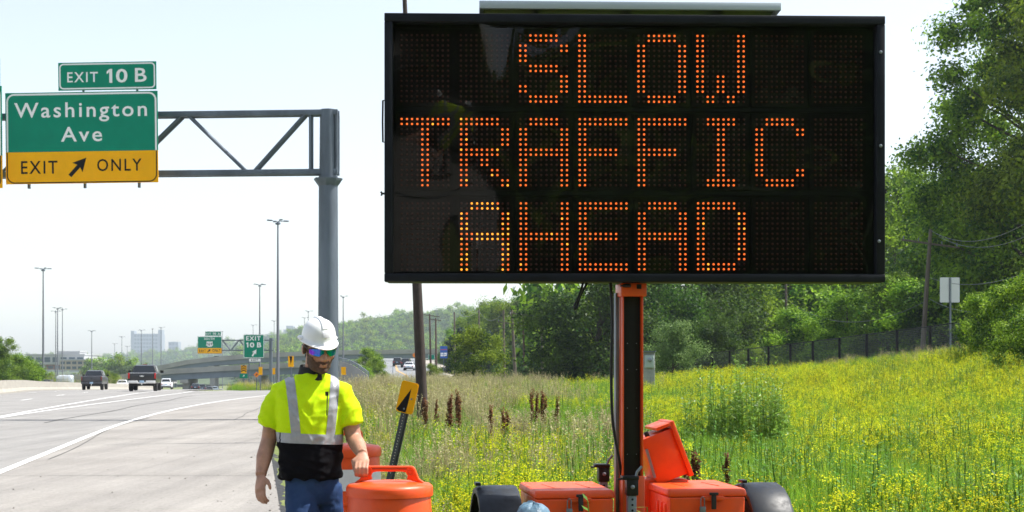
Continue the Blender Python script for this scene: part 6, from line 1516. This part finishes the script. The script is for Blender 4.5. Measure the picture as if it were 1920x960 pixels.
# hills with their woods
def hill(name, f, y0, y1, x0, x1, nx, ny):
    vs = []
    for j in range(ny + 1):
        for i in range(nx + 1): x = x0 + (x1 - x0) * i / nx; y = y0 + (y1 - y0) * j / ny; vs.append((x, y, f(x, y)))
    b = MB(); b.add(vs, [(j * (nx + 1) + i, j * (nx + 1) + i + 1, (j + 1) * (nx + 1) + i + 1, (j + 1) * (nx + 1) + i) for j in range(ny) for i in range(nx)])
    return tag(b.build(name, mat('hill ground', (.05, .08, .025), .95, var=.4, vscale=.05), smooth=180), kind='structure')
rid = [(-.30, 4), (-.185, 12), (-.17, 14), (-.155, 26), (-.125, 30), (-.10, 34), (-.075, 38), (-.045, 42), (0, 46), (.1, 50), (.4, 50)]
def hf(x, y): u = x / y; return -10 + 1.5 * lerpt(rid, u) * sst(1050, 1750, y) * (1 + .12 * nz(x, y, .005)) * (1 - .5 * sst(2000, 2700, y))
hill('hills', hf, 1000, 2700, -900, 1100, 60, 30)
rid2 = [(-.42, 0), (-.29, 4), (-.24, 12), (-.205, 22), (-.17, 34), (-.1, 30)]
def hf2(x, y): u = x / y; return -10 + 1.8 * lerpt(rid2, u) * sst(2600, 3100, y) * (1 + .2 * nz(x, y, .006))
hill('hills', hf2, 2500, 3600, -1700, -180, 40, 12)
def far_crown(seed, leaf):
    rr = random.Random(seed); lob = [(rr.gauss(0, 1.9), rr.gauss(0, 1.9), 5 + rr.gauss(0, 2.0), rr.uniform(1.4, 2.6)) for _ in range(14)]; return quads_mesh('far_crown', lobes_leaves(lob, 2600, .75), leaf)
M['leafF'] = leaf_mat('distant foliage', (.040, .085, .022), (.090, .160, .036), .35)
fcol = collection('far_tree', [far_crown(1, M['leafF']), far_crown(2, M['leafA']), far_crown(3, M['leafF']), far_crown(4, M['leafB'])])
def woods(name, f, n, y0, y1, u0, u1, s0, s1, label, seed=4):
    rr = random.Random(seed); pts = []
    for _ in range(n): y = rr.uniform(y0, y1); x = y * rr.uniform(u0, u1); pts.append((x, y, f(x, y) - 3.5))
    tag(scatter(name, pts, [(0, 0, rr.random() * 6.28) for _ in pts], [(lambda q: (q, q, q * rr.uniform(.85, 1.2)))(rr.uniform(s0, s1)) for _ in pts], [rr.choice((0, 0, 1, 2, 2, 3)) for _ in pts], fcol), label=label)
woods('hillside_woods', hf, 5200, 1100, 1950, -.19, .06, 1.2, 2.3, 'far wooded hillside behind the overpass')
woods('distant_woods', hf2, 1500, 2650, 3150, -.36, -.14, 2.0, 3.4, 'hazy distant wooded ridge on the left', 5)
woods('valley_woods', lambda x, y: H(x, y) + 7.5, 300, 560, 780, -.295, -.264, .7, 1.15, 'trees in the valley behind the barrier', 6)
woods('bank_woods', lambda x, y: H(x, y) + 1, 260, 150, 300, .02, .46, .9, 1.5, 'woods closing the view behind the fence', 7)
woods('roadside_woods', lambda x, y: 0, 110, -34, -18, .9, -.9, 1.2, 1.9, 'trees behind the viewer mirrored in the board', 8)

# ------------------------------------------------------------------ what the board mirrors: the colleague and drums beside the viewer
mate = copy_tree(person); mate.location = (-.25, -.75, H(-.25, -.75)); mate.rotation_euler = (0, 0, R(176)); tag(mate, 'colleague in yellow safety shirt seen only as a reflection in the board', 'person')
src = [o for o in C.objects if o.name.startswith('traffic_drum') and o.parent is None]
for i, (x, y) in enumerate(((.75, -.9), (1.15, -1.9))):
    d = copy_tree(src[0]); d.location = (x, y, H(x, y) + .01); tag(d, ('nearer', 'farther')[i] + ' drum seen only as a reflection in the board')
# ------------------------------------------------------------------ haze
hz = bpy.data.materials.new('summer haze'); hz.use_nodes = True; t = hz.node_tree
t.nodes.remove(t.nodes['Principled BSDF']); pv = t.nodes.new('ShaderNodeVolumePrincipled'); pv.inputs['Color'].default_value = (.80, .90, 1.0, 1); pv.inputs['Density'].default_value = .00016; pv.inputs['Anisotropy'].default_value = .25
t.links.new(pv.outputs[0], t.nodes['Material Output'].inputs['Volume'])
HZB = MB().box((0, 2300, 60), (5200, 5200, 150)).build('haze', hz, smooth=0); tag(HZB, 'pale summer haze over the valley', kind='stuff')
